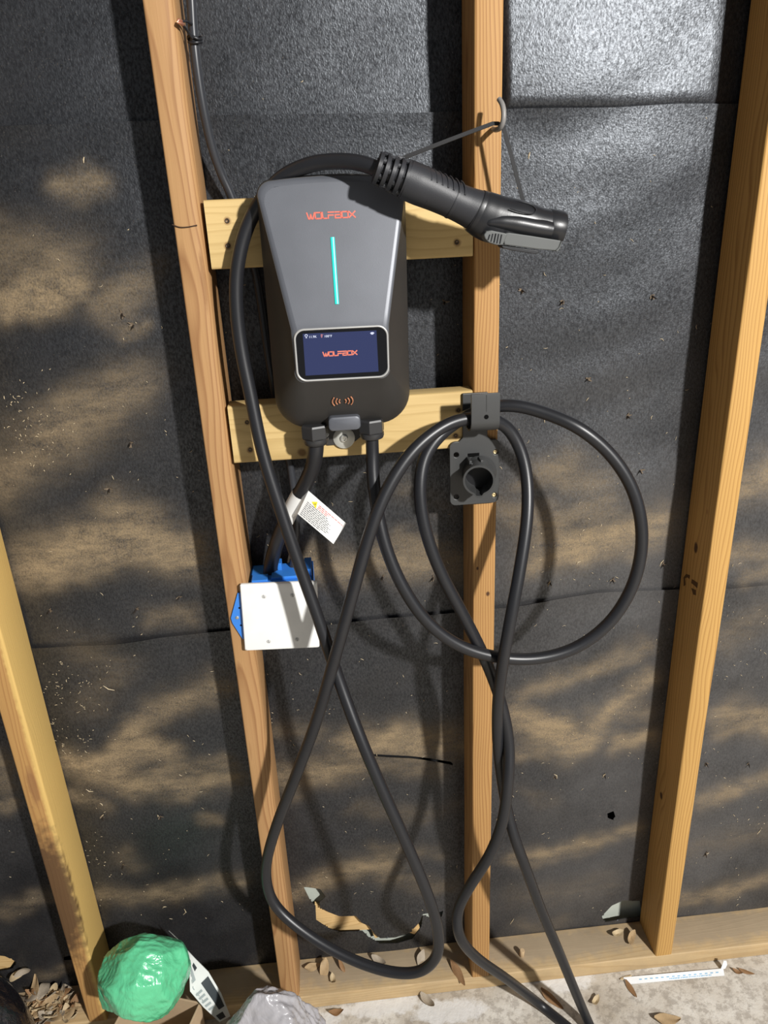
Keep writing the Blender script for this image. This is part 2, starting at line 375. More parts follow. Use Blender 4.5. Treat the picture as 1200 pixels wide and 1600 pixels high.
# what the tears let through
SIDING = plain('pale_green_siding', (.47, .50, .44), .8, .2, grain=.3, gscale=60)
b = MB(); b.box((-1.72, .112, .0), (2.42, .122, 2.42)); b.build('sheathing', SIDING, WALL)
for (x0, y0, x1, y1) in ((565, 1150, 730, 1235), (930, 1250, 975, 1295), (92, 1470, 140, 1510)):  # dark sheets behind the narrow tears stand in for the shade inside
    A_, B_ = at(x0, y1, .105), at(x1, y0, .105); b = MB(); b.box((A_.x, .1065, A_.z), (B_.x, .1085, B_.z)); b.build('dark_backing', plain('tear_shade', (.010, .010, .011), .8, .2), WALL)
TORN = wood('torn_wood', (.80, .56, .27), (.50, .30, .11), axis='X', ring=90, wob=.02, seed=4)
for P, y0 in (([(492,1412),(512,1421),(534,1427),(560,1426),(572,1438),(584,1444),(580,1452),(566,1453),(540,1458),(506,1452),(488,1440)], .099),
              ([(578,1448),(586,1446),(592,1464),(586,1466)], .096), ([(-30,1482),(6,1486),(25,1498),(14,1514),(-30,1524)], .099), ([(638,1442),(650,1438),(656,1450),(648,1460),(636,1456)], .088)):
    b = MB(); b.prism(pxpoly(P, y0), y0, y0+.006); b.build('wood_splinter', TORN, WALL)
# ---------------- studs and plate
def lumber(name, L, sx, sy, mat, r=.003, warp=0.0, seed=0):
    """a dressed stick along z, eased edges, slightly uneven faces"""
    sec = [(x, y) for x, y in rrect(sx, sy, r, 3, sx/2, sy/2)]; n = 34; rs = []      # r may be four radii
    for i in range(n+1):
        z = L*i/n; wx = warp*math.sin(math.pi*i/n)
        rs.append([Vector((x+wx+noise.noise(Vector((x*40, y*30, z*3+seed)))*.0008, y+noise.noise(Vector((x*40+9, y*30, z*3+seed)))*.0008, z)) for x, y in sec])
    b = MB(); b.rings(rs); return b.mesh(name, 40)
PINE_O = ((.58, .31, .115), (.40, .185, .06))
marksD = (((0, .055, .0), (.01, .01, .01), (.1, .05, .02), 0.0),)
def knot(p, r=.006, c=(.06, .025, .012), s=.95): return ((p.x, p.y, p.z), (r, r, r*1.5), c, s)
def local(px, py, Y, org): p = at(px, py, Y); return p-Vector(org)
def on_left(px, py, X, org):
    d = ray(px, py); p = CAM+d*((X-CAM.x)/d.x); return p-Vector(org)
SPEC = []
for i, x in enumerate(STUD_X):
    org = (x, 0, .038)
    if i == 3: m = wood('pine_a', (.52, .30, .105), (.29, .13, .045), (.02, .05), 60, wob=.02, seed=1.1, contrast=.6,
                        marks=[((.038, .055, 1.2), (.011, .2, 3.0), (.66, .45, .15), .85), ((.006, -.004, local(102, 1402, 0, org).z), (.060, .022, .21), (.085, .045, .022), .9), ((.020, .0, local(62, 1228, 0, org).z), (.010, .012, .05), (.25, .12, .05), .7)])
    elif i == 4: m = wood('pine_b', (.47, .275, .12), (.25, .115, .045), (-.006, .035), 46, wob=.016, seed=2.3, contrast=.8,
                          marks=[(tuple(local(318, 440, 0, org)), (.004, .012, .045), (.20, .09, .03), .55), (tuple(local(352, 250, 0, org)), (.012, .02, .05), (.45, .26, .12), .3)])
    elif i == 5: m = wood('pine_c', (.50, .285, .105), (.27, .125, .04), (.25, .035), 62, wob=.012, seed=3.7, contrast=.95, marks=[knot(local(762, 928, 0, org), .004), knot(local(746, 888, 0, org), .003)])
    elif i == 6: m = wood('pine_d', (.58, .345, .11), (.33, .165, .045), (-.17, .10), 58, wob=.016, seed=5.2, contrast=.85,
                          marks=[knot(on_left(1087, 856, x, org), .008), knot(on_left(1033, 1243, x, org), .007), knot(on_left(1105, 800, x, org), .004, (.25, .1, .04), .5)])
    else: m = wood('pine_%d' % i, *PINE_O, (.1*(i % 3)-.1, .07), 60, seed=i*1.7)
    me = lumber('stud', 2.37, .038, DEPTH, m, .0035 if i != 4 else (.003, .003, .013, .003), seed=i)
    o = link('stud', me, m, WALL); o.location = Vector(org); SPEC.append(o)
labels = {3: 'tan pine stud with a dark weathered patch on its face beside the dry leaf pile', 4: 'orange pine stud left of the charger with flowing grain', 5: 'straight grained orange pine stud carrying the plug holster', 6: 'pale pine stud with knots and an ink stamp on its shaded side'}
for k, l in labels.items(): SPEC[k]['label'] = l
PLATE = wood('plate_wood', (.60, .44, .24), (.42, .27, .12), (.03, -.10), 40, axis='X', wob=.02, seed=8.1, contrast=.55,
             marks=[((x, .052, .040), (.30, .046, .012), (.36, .285, .195), .85) for x in (-.6, -.2, .2, .6, 1.0)], dirt=.25)
me = lumber('bottom_plate', 4.1, .038, DEPTH, PLATE, .003, seed=20)
for vv in me.vertices: x, y, z = vv.co; vv.co = (z-1.7, y, x)
me.flip_normals(); me.update()
o = link('bottom_plate', me, PLATE, WALL); o['label'] = 'dusty bottom plate with a clean yellow front edge'
me = me.copy(); me.materials.clear(); o = link('top_plate', me, SPEC[0].data.materials[0], WALL); o.location = (0, 0, 2.408)
# ink stamp on the shaded side of the right stud, pencil line and staple on the others
INK = plain('stamp_ink', (.10, .055, .025), .8, .1)
def side_pt(px, py, X=.8130): d = ray(px, py); return CAM+d*((X-CAM.x)/d.x)
b = MB()
for P in ([(1068,902),(1072,897),(1078,899),(1077,905),(1074,902),(1070,904),(1071,914),(1068,916)], [(1081,905),(1090,911),(1089,919),(1085,915),(1080,911)], [(1080,919),(1087,922),(1087,930),(1083,929)]):
    q = [side_pt(x, y) for x, y in P]; n = len(q)
    b.add(q+[p+Vector((.0012, 0, 0)) for p in q], [tuple(range(n)), tuple(range(2*n-1, n-1, -1))]+[(i, (i+1) % n, n+(i+1) % n, n+i) for i in range(n)])
b.build('ink_stamp', INK, SPEC[6])
b = MB(); b.tube(spline([at(269, 351, -.0003), at(280, 355, -.0006), at(292, 355, -.0006), at(308, 352, -.0004)], 5), .0009, 6); b.build('pencil_line', plain('pencil', (.05, .03, .02), .7, .2), SPEC[4], 60)
# ---------------- the two mounting boards let in between the studs
BOARD_LIGHT, BOARD_DARK = (.66, .48, .215), (.44, .29, .105)
def board(name, px, label, seed, marks):
    (xl, yl), (xr, yr), zb = px
    zl = at(xl, yl, 0).z; zr = at(xr, yr, 0).z; x0 = at(xl, yl, 0).x+.001; x1 = .4040; h = .0889
    org = (x0, -.001, (zl+zr)/2-h)
    root = empty(name, org)
    m = wood(name+'_wood', BOARD_LIGHT, BOARD_DARK, (.05, .02+.1*seed), 34, axis='X', wob=.03, seed=seed*3.3, contrast=.55,
             marks=[((*(at(x, y, 0)-Vector(org)),), (r, r, r), (.16, .07, .025), .75) for x, y, r in marks])
    me = lumber(name, x1-x0, h, .038, m, .004, seed=seed*7)
    for vv in me.vertices: x, y, z = vv.co; vv.co = (z, y, x)
    me.flip_normals(); me.update()
    o = link('plank', me, m, root, world=False)
    tag(root, label, 'board', 'boards let in between the studs')
    return root, org
STEEL_D = plain('dark_screw', (.10, .075, .055), .45, .5, .8)
ZINC = plain('zinc', (.62, .62, .58), .35, .5, .85)
UP, uo = board('mounting_board', ((316, 309), (743, 297), 0), 'yellow pine board behind the top of the charger', 1, [(355, 345, .006), (356, 384, .006), (714, 379, .007), (705, 322, .004)])
LOW, lo_ = board('mounting_board', ((354, 634), (722, 613), 0), 'yellow pine board behind the bottom of the charger', 2, [(386, 660, .005), (391, 703, .006), (472, 706, .008), (716, 641, .006), (712, 681, .007), (595, 682, .003)])
def screw_head(px, py, parent, Y=-.0022, r=.0032, mat=None, name='screw'):
    p = at(px, py, Y); b = MB()
    rs = []
    for (y, q) in ((.006, r*.6), (.0008, r), (0, r), (-.0006, r*.75), (-.0003, r*.4), (.0008, r*.34)):
        rs.append([p+Vector((q*math.cos(a), y, q*math.sin(a))) for a in [i*math.pi/5 for i in range(10)]])
    b.rings(rs); return b.build(name, mat or STEEL_D, parent, 40)
for px, py in ((355, 345), (356, 384), (714, 379)): screw_head(px, py, UP, -.0016)
for px, py in ((386, 660), (391, 703), (716, 641), (712, 681)): screw_head(px, py, LOW, -.0016)

# ================================================================== CHARGER
C0 = Vector((.2085, -.001, 1.4635)); CH_ROT = Matrix.Rotation(math.radians(.45), 4, 'Y')
def ch(u, d, w_): return C0 + (CH_ROT @ Vector((u, -d, w_)))
def ch_uw(px, py, d):
    q = CH_ROT.inverted() @ (at(px, py, C0.y-d)-C0); return q.x, q.z
CHG = empty('ev_charger', ch(0, 0, -.1675))
tag(CHG, 'dark grey wall charger with teal light bar and touch screen', 'charger')
DARK_SHELL = plain('charcoal_shell', (.030, .028, .026), .50, .45, grain=.12, gscale=900)
GREY_FACE = plain('satin_grey_face', (.098, .104, .120), .42, .55, .25, grain=.10, gscale=1100)
TRIM = plain('silver_trim', (.50, .50, .49), .35, .5, .5)
W2, H2 = .0965, .1675
sL, st = ch_uw(459, 516, .098); sR, _ = ch_uw(605, 510, .098); sb = ch_uw(532, 592, .096)[1]; st = ch_uw(532, 512, .098)[1]
sw = (sR-sL)/2; su = (sR+sL)/2
def seg_line(a, b2, n): return [(a[0]+(b2[0]-a[0])*i/n, a[1]+(b2[1]-a[1])*i/n) for i in range(n)]
def seg_arc(c, r, a0, a1, n): return [(c[0]+r*math.cos(math.radians(a0+(a1-a0)*i/n)), c[1]+r*math.sin(math.radians(a0+(a1-a0)*i/n))) for i in range(n)]
def ringO(ins=0.0):
    w_, h_ = W2-ins, H2-ins; rt, rb = .020, .046
    P = seg_line((w_-rt, h_), (-w_+rt, h_), 10)
    P = [(x, z-.006*(x/W2)**2) for x, z in P]                       # the top edge is very slightly crowned
    dz = .006*((w_-rt)/W2)**2
    P += seg_arc((-w_+rt, h_-rt-dz), rt, 90, 180, 8)
    P += seg_line((-w_, h_-rt-dz), (-w_, st), 10) + seg_line((-w_, st), (-w_, -h_+rb), 8)
    P += seg_arc((-w_+rb, -h_+rb), rb, 180, 270, 10)
    P += seg_line((-w_+rb, -h_), (w_-rb, -h_), 10)
    P += seg_arc((w_-rb, -h_+rb), rb, 270, 360, 10)
    P += seg_line((w_, -h_+rb), (w_, st), 8) + seg_line((w_, st), (w_, h_-rt-dz), 10)
    P += seg_arc((w_-rt, h_-rt-dz), rt, 0, 90, 8)
    return P
def ringI(ins=0.0):
    w_ = W2-.002-ins; h_ = H2-.002-ins; rt = .018; q = .013; s = sw+.003-ins; zb = sb-.003+ins; dz = .006*((w_-rt)/W2)**2
    P = [(x, z-.006*(x/W2)**2) for x, z in seg_line((w_-rt, h_), (-w_+rt, h_), 10)]
    P += seg_arc((-w_+rt, h_-rt-dz), rt, 90, 180, 8)
    P += seg_line((-w_, h_-rt-dz), (-s, st), 10) + seg_line((-s, st), (-s+.001, zb+q), 8)
    P += seg_arc((-s+q, zb+q), q, 180, 270, 10)
    P += seg_line((-s+q, zb), (s-q, zb), 10)
    P += seg_arc((s-q, zb+q), q, 270, 360, 10)
    P += seg_line((s-.001, zb+q), (s, st), 8) + seg_line((s, st), (w_, h_-rt-dz), 10)
    P += seg_arc((w_-rt, h_-rt-dz), rt, 0, 90, 8)
    return P
def fdep(z):
    if z > st: return .052+(.098-.052)*max(0, min(1.05, (H2-z)/(H2-st)))**.95
    return .098-.02*(st-z)
O0, O1, I0, I1 = ringO(), ringO(.003), ringI(), ringI(.003)
b = MB(); rs = [[ch(x, .010, z) for x, z in ringO(.004)], [ch(x, .012, z) for x, z in O0], [ch(x, .038, z) for x, z in O0], [ch(x, .0415, z) for x, z in ringO(.0015)]]
for k in (.15, .3, .45, .6, .75, .9):
    rs.append([ch(a[0]+(c[0]-a[0])*k, .0425+(fdep(c[1])-.003-.0425)*(k**.85), a[1]+(c[1]-a[1])*k) for a, c in zip(O1, I0)])
rs.append([ch(x, fdep(z)-.0022, z) for x, z in I0])
b.rings(rs); b.build('housing', DARK_SHELL, CHG, 45)
b = MB(); rs = [[ch(x, fdep(z)-.0028, z) for x, z in I0], [ch(x, fdep(z)-.0012, z) for x, z in ringI(.0016)], [ch(x, fdep(z)-.0003, z) for x, z in ringI(.0045)], [ch(x, fdep(z), z) for x, z in ringI(.008)]]
b.rings(rs, cap=False)
PI_ = ringI(.008); zlo_, zhi_ = min(q[1] for q in PI_)+1e-5, max(q[1] for q in PI_)-1e-5
def hwid(z):
    xs_ = [PI_[i][0]+(z-PI_[i][1])*(PI_[i-1][0]-PI_[i][0])/(PI_[i-1][1]-PI_[i][1]) for i in range(len(PI_)) if (PI_[i][1] > z) != (PI_[i-1][1] > z)]; return max(xs_)
rows = [zlo_+(st-zlo_)*i/14 for i in range(14)]+[st+(zhi_-st)*(1-(1-i/40)**2) for i in range(41)]
b.rings([[ch(hwid(z)*(2*j/16-1), fdep(z), z) for j in range(17)] for z in rows], closed=False)
b.build('front_panel', GREY_FACE, CHG, 60)
# light bar
t = NT('teal_light'); t.P(base=(.02, .35, .32), rough=.3, emit=(.025, .56, .46), estr=.9); LED = t.m
u0, w0 = ch_uw(519.5, 371, .075); u1, w1 = ch_uw(526.5, 475, .09)
b = MB(); pts = [ch(u0+(u1-u0)*k/8, fdep(w0+(w1-w0)*k/8)+.0003, w0+(w1-w0)*k/8) for k in range(9)]
b.tube(pts, .0028, 10, squash=.55); b.build('light_bar', LED, CHG, 60)
# lettering made of strokes
LET = {'W': ([[(0,1),(.30,0),(.50,0),(.70,.72)],[(.70,.72),(.86,0),(1.06,0),(1.38,1)]],1.5), 'O': ([[(0,.1),(0,.9),(.1,1),(1.0,1),(1.1,.9),(1.1,.1),(1.0,0),(.1,0),(0,.1)]],1.28), 'L': ([[(0,1),(.08,.12),(.18,0),(.80,0)]],.98),
       'F': ([[(.1,0),(.1,.50),(1.0,.50)],[(.1,1),(1.1,1)]],1.30), 'B': ([[(.06,1),(1.02,1),(1.12,.88),(1.12,.62),(1.02,.52),(.1,.52)],[(1.02,.52),(1.12,.4),(1.12,.1),(1.02,0),(.06,0),(.06,.52)]],1.30), 'X': ([[(0,1),(.55,.5),(1.1,0)],[(0,0),(.55,.5),(1.1,1)]],1.2)}
def strokes(b, text, put, size, th=.22):
    """put(a, c) maps flat lettering coordinates to a point in space"""
    tot = sum(LET[c][1] for c in text); x = -tot/2
    for c in text:
        for pl in LET[c][0]:
            for (a, q) in zip(pl[:-1], pl[1:]):
                d = Vector((q[0]-a[0], q[1]-a[1])); d.normalize(); n = Vector((-d.y, d.x))*th/2; e = d*th*.42
                cs = [Vector(a)-e+n, Vector(a)-e-n, Vector(q)+e-n, Vector(q)+e+n]
                lo3 = [put((x+p.x)*size, (p.y-.5)*size, 0) for p in cs]; hi3 = [put((x+p.x)*size, (p.y-.5)*size, 1) for p in cs]
                b.add(lo3+hi3, [(0,1,2,3),(7,6,5,4),(0,4,5,1),(1,5,6,2),(2,6,7,3),(3,7,4,0)])
        x += LET[c][1]
def glow(name, col, e, rough=.5):
    t = NT(name); t.P(base=tuple(q*.5 for q in col), rough=rough, emit=col, estr=e); return t.m
RED = plain('logo_red', (.72, .13, .085), .5, .4)
uc, wc = ch_uw(517.5, 336, .06); lw = abs(ch_uw(555, 336, .06)[0]-ch_uw(480, 336, .06)[0]); sz = lw/(sum(LET[c][1] for c in 'WOLFBOX')-.1)
b = MB(); strokes(b, 'WOLFBOX', lambda a, c, k: ch(uc+a, fdep(wc+c)-.0004+.0008*k, wc+c), sz); b.build('logo_lettering', RED, CHG)
# display: trim ring, black glass, lit screen
zc = (st+sb)/2; shh = (st-sb)/2; FD = fdep(zc)
def dsp(a, c, d): return ch(su+a, fdep(st)-.020*(shh-c)+d, zc+c)
ring = rrect(2*sw, 2*shh, .013, 8)
b = MB()
def ringrow(k, d): return [dsp(x, z, d) for x, z in rrect(2*(sw-k), 2*(shh-k), .013-k*.8, 8)]
b.rings([ringrow(-.0012, -.003), ringrow(-.0012, .0008), ringrow(-.0004, .0018), ringrow(.0008, .0018), ringrow(.0016, .0008), ringrow(.0016, -.003)], cap=False); b.build('display_frame', TRIM, CHG, 60)
t = NT('display_glass'); t.P(base=(.006, .006, .007), rough=.06, spec=.6); GLASS = t.m
b = MB(); b.rings([ringrow(.001, -.002), ringrow(.001, .0003)]); disp = b.build('display_glass', GLASS, CHG)
q = [(473, 521.5), (588, 516), (591.5, 580.5), (477.5, 587)]
def on_disp(px, py):
    u_, w_ = ch_uw(px, py, FD); return u_-su, w_-zc
b = MB(); P = [on_disp(*p) for p in q]; b.add([dsp(x, z, .0005) for x, z in P]+[dsp(x, z, .0002) for x, z in P], [(0,1,2,3),(7,6,5,4),(0,4,5,1),(1,5,6,2),(2,6,7,3),(3,7,4,0)])
t = NT('lit_screen'); t.P(base=(.01, .012, .03), rough=.08, spec=.5, emit=(.024, .032, .088), estr=1.0)
scr = b.build('screen', t.m, disp)
a0, c0 = on_disp(531.5, 552); lw2 = on_disp(558, 552)[0]-on_disp(505, 552)[0]; sz2 = lw2/(sum(LET[c][1] for c in 'WOLFBOX')-.1)
b = MB(); strokes(b, 'WOLFBOX', lambda a, c, k: dsp(a0+a, c0+c, .0005+.0003*k), sz2, .28); b.build('screen_lettering', glow('screen_red', (.62, .17, .11), .8), disp)
WHITE_PIX = glow('screen_white', (.62, .66, .80), .9)
def text_mesh(s, size):
    cu = bpy.data.curves.new('txt', 'FONT'); cu.body = s; cu.size = size; cu.align_x = 'LEFT'
    o = bpy.data.objects.new('txt', cu); COL.objects.link(o); bpy.context.view_layer.update()
    me = bpy.data.meshes.new_from_object(o); bpy.data.objects.remove(o); bpy.data.curves.remove(cu); return me
def put_text(s, px, py, size, name):
    me = text_mesh(s, size); a, c = on_disp(px, py)
    for vv in me.vertices: vv.co = dsp(a+vv.co.x*1.05, c+vv.co.y, .0007)
    me.materials.clear(); return link(name, me, WHITE_PIX, disp)
put_text('11.9K', 482.5, 528.0, .0042, 'power_readout'); put_text('100\u00b0F', 506.5, 527.0, .0042, 'temperature_readout')
def icon(px, py, paths, s, mat, name, r=.00035):
    a, c = on_disp(px, py); b = MB()
    for pl in paths: b.tube([dsp(a+x*s, c+z*s, .0007) for x, z in pl], r, 6)
    return b.build(name, mat, disp)
icon(478.5, 525.5, [[(.3*math.cos(math.radians(q)), .2+.3*math.sin(math.radians(q))) for q in range(-50, 240, 20)], [(-.15, -.15), (.15, -.15)], [(-.15, -.35), (.15, -.35)]], .0052, WHITE_PIX, 'bulb_icon')
icon(502.5, 525, [[(-.1, .4), (-.1, -.15), (0, -.35), (.1, -.15), (.1, .4), (-.1, .4)], [(.25, .3), (.4, .3)]], .0055, glow('screen_pink', (.5, .2, .22), .8), 'thermometer_icon')
icon(581.5, 521.5, [[(r*math.cos(math.radians(q)), r*math.sin(math.radians(q))-.4) for q in range(45, 140, 15)] for r in (.35, .6, .85)], .0042, WHITE_PIX, 'wifi_icon', .0004)
# contactless mark under the screen
COPPER_PRINT = plain('copper_print', (.55, .24, .13), .5, .4)
def face_below(px, py):
    lo_d, hi_d = .03, .11
    d = CAM; r_ = ray(px, py)
    # the lower slope runs from the display's foot back to the skirt
    A = ch(0, fdep(sb)-.003, sb-.003); B = ch(0, .0425, -H2+.003); nrm = (B-A).cross(Vector((1, 0, 0))).normalized()
    return CAM + r_*((A-CAM).dot(nrm)/r_.dot(nrm)), nrm
pc, nr = face_below(535, 624)
if nr.y > 0: nr = -nr
dn = Vector((1, 0, 0)); upv = nr.cross(dn).normalized()
if upv.z < 0: upv = -upv
b = MB(); s = mpp(pc)
for sgn in (-1, 1):
    for r_, hh in ((5.5, 4.0), (10.5, 6.5), (16, 9)):
        cx = sgn*r_; pts = []
        for k in range(9):
            a = (k/8-.5)*2; pts.append(pc+nr*.0034+dn*s*(cx-sgn*(a*a)*2.6*hh/8)+upv*s*hh*a*1.0)
        b.tube(pts, .0009, 6)
b.build('contactless_mark', COPPER_PRINT, CHG, 60)
# lock tab, mounting lug, washer and screw
p = at(538, 660, -.062); b = MB()
rs = [[p+Vector((x, y, z)) for x, z in rrect(.046-k, .021-k, .006, 4)] for y, k in ((.05, 0), (-.004, 0), (-.0065, .002), (-.0075, .006))]
b.rings(rs); b.build('lock_tab', GREY_FACE, CHG, 40)
p = at(536, 682, -.004); b = MB(); b.prism([(p.x+x, p.z+z) for x, z in ((-.036,.012),(-.036,-.002),(-.024,-.0125),(-.012,-.0125),(.018,-.009),(.036,.004),(.036,.014))], -.0012, -.0045); lug = b.build('mounting_lug', DARK_SHELL, CHG, bevel=.0006)
p = at(537.5, 684.5, -.006)
def lathe(b, p, prof, axis, n=24):
    ax = Vector(axis).normalized(); a = ax.orthogonal().normalized(); c = ax.cross(a)
    b.rings([[p+ax*h+(a*math.cos(2*math.pi*i/n)+c*math.sin(2*math.pi*i/n))*r for i in range(n)] for h, r in prof])
b = MB(); lathe(b, p, [(-.0015, .0165), (0, .0165), (.0008, .0155)], (0, -1, 0), 28); wsh = b.build('washer', plain('scuffed_washer', (.60, .60, .55), .45, .5, .55, grain=.2, gscale=120), CHG, 40)
b = MB(); lathe(b, p, [(0, .0062), (.0028, .0062), (.0036, .0050), (.0036, .0034), (.0018, .0028)], (0, -1, 0), 18); b.build('screw', ZINC, wsh, 40)
GLAND = plain('gland_plastic', (.026, .026, .027), .38, .5)
def gland(px, py, Y, r, rc, lab):
    top = at(px, py, Y); g = MB()
    ax = Vector((0, 0, -1)); a0_ = .3
    hexr = lambda k, z: [top+Vector((r*k*math.cos(a0_+i*math.pi/3), r*k*math.sin(a0_+i*math.pi/3), z)) for i in range(6)]
    g.rings([hexr(.92, .022), hexr(1, .019), hexr(1, .003), hexr(.93, 0)]); o = g.build('cable_gland', GLAND, CHG, bevel=.0006)
    g = MB(); lathe(g, top, [(-.001, r*.90), (.003, r*.92), (.007, r*.84), (.0095, rc+.002), (.0095, rc*.9)], (0, 0, -1), 24); g.build('gland_collar', GLAND, o, 40)
    return top
GL = gland(493.5, 685, -.045, .0205, .0118, 'l'); GR = gland(581, 676, -.045, .0195, .0095, 'r')

# ================================================================== CABLES
def P3(L): return [at(x, y, Y) for x, y, Y in L]
CAB = empty('charging_cable', (0.45, -.1, 0)); tag(CAB, 'long black charging cable looped over the holster hook with a grey plug', 'cable')
floor_a = atz(745, 1500, .075); floor_b = atz(880, 1600, .0098)
g0 = GR + Vector((0, 0, -.004))
run1 = [g0] + P3([(582,708,-.047),(583,745,-.055),(590,800,-.07),(604,858,-.082),(630,918,-.092),(668,972,-.098),(718,1009,-.10),(778,1027,-.10),(840,1029,-.10),(900,1012,-.10),(950,975,-.10),(984,925,-.10),(1001,868,-.10),(1001,810,-.098),(984,755,-.09),(950,706,-.08),(903,668,-.07),(850,645,-.050),(805,634,-.036),(768,636,-.026),(730,650,-.024),
  (692,676,-.040),(665,712,-.052),(656,762,-.066),(664,825,-.076),(688,893,-.083),(726,965,-.086),(758,1030,-.088),(783,1098,-.092),(795,1160,-.105),(794,1215,-.125),(785,1285,-.135),(764,1338,-.135),(734,1385,-.128),(715,1425,-.128),(717,1460,-.14)])
run1 += P3([(742,1494,-.125),(790,1528,-.090)]) + [atz(842, 1568, .016), atz(882, 1600, .0098), atz(950, 1654, .0098), atz(1040, 1700, .0098), atz(1110, 1730, .0098), atz(1130, 1760, .0098), atz(1080, 1770, .0098), atz(1010, 1735, .0098), atz(965, 1690, .0098)]
run2 = [atz(948, 1660, .0098), atz(935, 1632, .012)] + P3([(921,1601,-.115),(900,1552,-.118),(872,1484,-.124),(845,1420,-.128),(820,1352,-.13),(804,1308,-.12),(793,1268,-.105),(784,1215,-.098),(778,1160,-.100),(778,1100,-.108),(785,1040,-.122),(798,966,-.118),(813,885,-.098),(824,805,-.073),(823,745,-.050),(812,700,-.038),(792,668,-.036),(765,655,-.045),(725,655,-.052),
  (690,668,-.062),(645,705,-.078),(605,765,-.095),(578,832,-.108),(553,920,-.116),(524,1025,-.118),(495,1125,-.11),(460,1218,-.098),(428,1302,-.082),(415,1365,-.075),(428,1412,-.085),(475,1456,-.11),(545,1497,-.145),(612,1519,-.175),(655,1518,-.19),(681,1496,-.198),(685,1460,-.20),(672,1408,-.198),(636,1320,-.185),(598,1235,-.165),(562,1150,-.14),(528,1058,-.105),(498,968,-.084),(468,884,-.070),(438,795,-.058),(410,705,-.046),(391,615,-.036),(376,540,-.030),(369,470,-.028),(372,410,-.027),(390,345,-.027),(433,283,-.034),(481,258,-.052),(520,252,-.066),(560,254,-.082),(590,264,-.094)])
CORD_R = .0096
pts = relax(spline(run1+run2, 9), 6)
b = MB(); b.tube(pts, CORD_R, 16); b.build('cord', BLACK_RUBBER, CAB, 60)

# ---- the plug on its end, hanging at Y = -.10
PY = -.10
PLUG_A = plain('plug_rubber', (.021, .022, .026), .47, .45, grain=.15, gscale=700)
PLUG_B = plain('plug_shell', (.0125, .013, .015), .36, .5, grain=.08, gscale=700)
PLUG_G = plain('latch_grey', (.088, .092, .090), .48, .4)
def sweep(b, L, sec=20, sup=2.0):
    """L: (px, py, half width px, half depth m); lies in the plane Y = PY + dy"""
    C = [at(l[0], l[1], PY+(l[4] if len(l) > 4 else 0)) for l in L]; rs = []
    for i, l in enumerate(L):
        tt = (C[min(i+1, len(C)-1)]-C[max(i-1, 0)]); tt.y = 0; tt.normalize(); side = Vector((-tt.z, 0, tt.x)); hw = l[2]*mpp(C[i]); hd = l[3]
        ring = []
        for j in range(sec):
            a = 2*math.pi*j/sec; ca, sa = math.cos(a), math.sin(a); e = 2/sup
            ring.append(C[i]+side*hw*math.copysign(abs(ca)**e, ca)+Vector((0, hd, 0))*math.copysign(abs(sa)**e, sa))
        rs.append(ring)
    b.rings(rs)
def interp(L, n=6):
    out = []
    V = spline([Vector((l[0], l[1], l[2])) for l in L], n); D = spline([Vector((l[3]*1000, 0, 0)) for l in L], n) if False else None
    m = len(L)-1
    for i, p in enumerate(V):
        k = min(i/n, m); a = int(min(k, m-1)); f = k-a
        out.append((p.x, p.y, p.z, L[a][3]+(L[a+1][3]-L[a][3])*f))
    return out
# strain relief: core, rings and bridges
b = MB(); sweep(b, [(586, 261, 15, .013), (604, 268, 17, .015), (625, 276, 21, .019), (634, 280, 23, .020)]); sr = b.build('strain_relief', PLUG_A, CAB, 50)
def ringband(x, y, hw, hd, wpx, nm='relief_ring', round_=True):
    b = MB(); dx, dy = .93*wpx, .36*wpx
    sweep(b, [(x-dx, y-dy, hw*.93, hd*.93), (x-dx*.8, y-dy*.8, hw, hd), (x+dx*.8, y+dy*.8, hw, hd), (x+dx, y+dy, hw*.93, hd*.93)], 24)
    return b.build(nm, PLUG_A, sr, 50)
for x, y, hw, hd, wp in ((591, 263, 24.5, .0205, 3.6), (602, 267.5, 25.5, .0213, 3.7), (612.5, 271.5, 26.5, .0222, 3.7), (623, 275.5, 27.5, .0232, 3.7), (633, 279.5, 29, .0243, 3.4)): ringband(x, y, hw, hd, wp)
b = MB()
for k in range(4):                                                     # little bridges that join the rings, staggered
    x0, y0 = 592+10.4*k, 263.3+4.05*k
    for j in range(6):
        a = (j+.5*(k % 2))*math.pi/3
        A = at(x0, y0, PY); B = at(x0+10.4, y0+4.05, PY); tt = (B-A).normalized(); side = Vector((-tt.z, 0, tt.x)); rr = (22.4+k*1.1)*mpp(A)
        o_ = side*rr*math.cos(a)+Vector((0, -rr*.84, 0))*math.sin(a); b.tube([A+o_*.98, B+o_*1.02], .0034, 6)
b.build('relief_bridge', PLUG_A, sr, 60)
GRIP = [(634, 280, 29.5, .024), (652, 288, 30, .0245), (680, 300, 28.5, .024), (706, 312, 27.5, .0235), (728, 322, 28.5, .024), (745, 329.5, 31, .025)]
b = MB(); sweep(b, interp(GRIP), 28, 2.15); grip = b.build('grip', PLUG_A, CAB, 60)
b = MB(); L = [(706.5, 312, 28.2, .0242), (708.5, 313, 28.6, .0245), (710.5, 314, 28.2, .0242)]; sweep(b, L, 28, 2.15); b.build('seam_ring', PLUG_A, grip, 60)
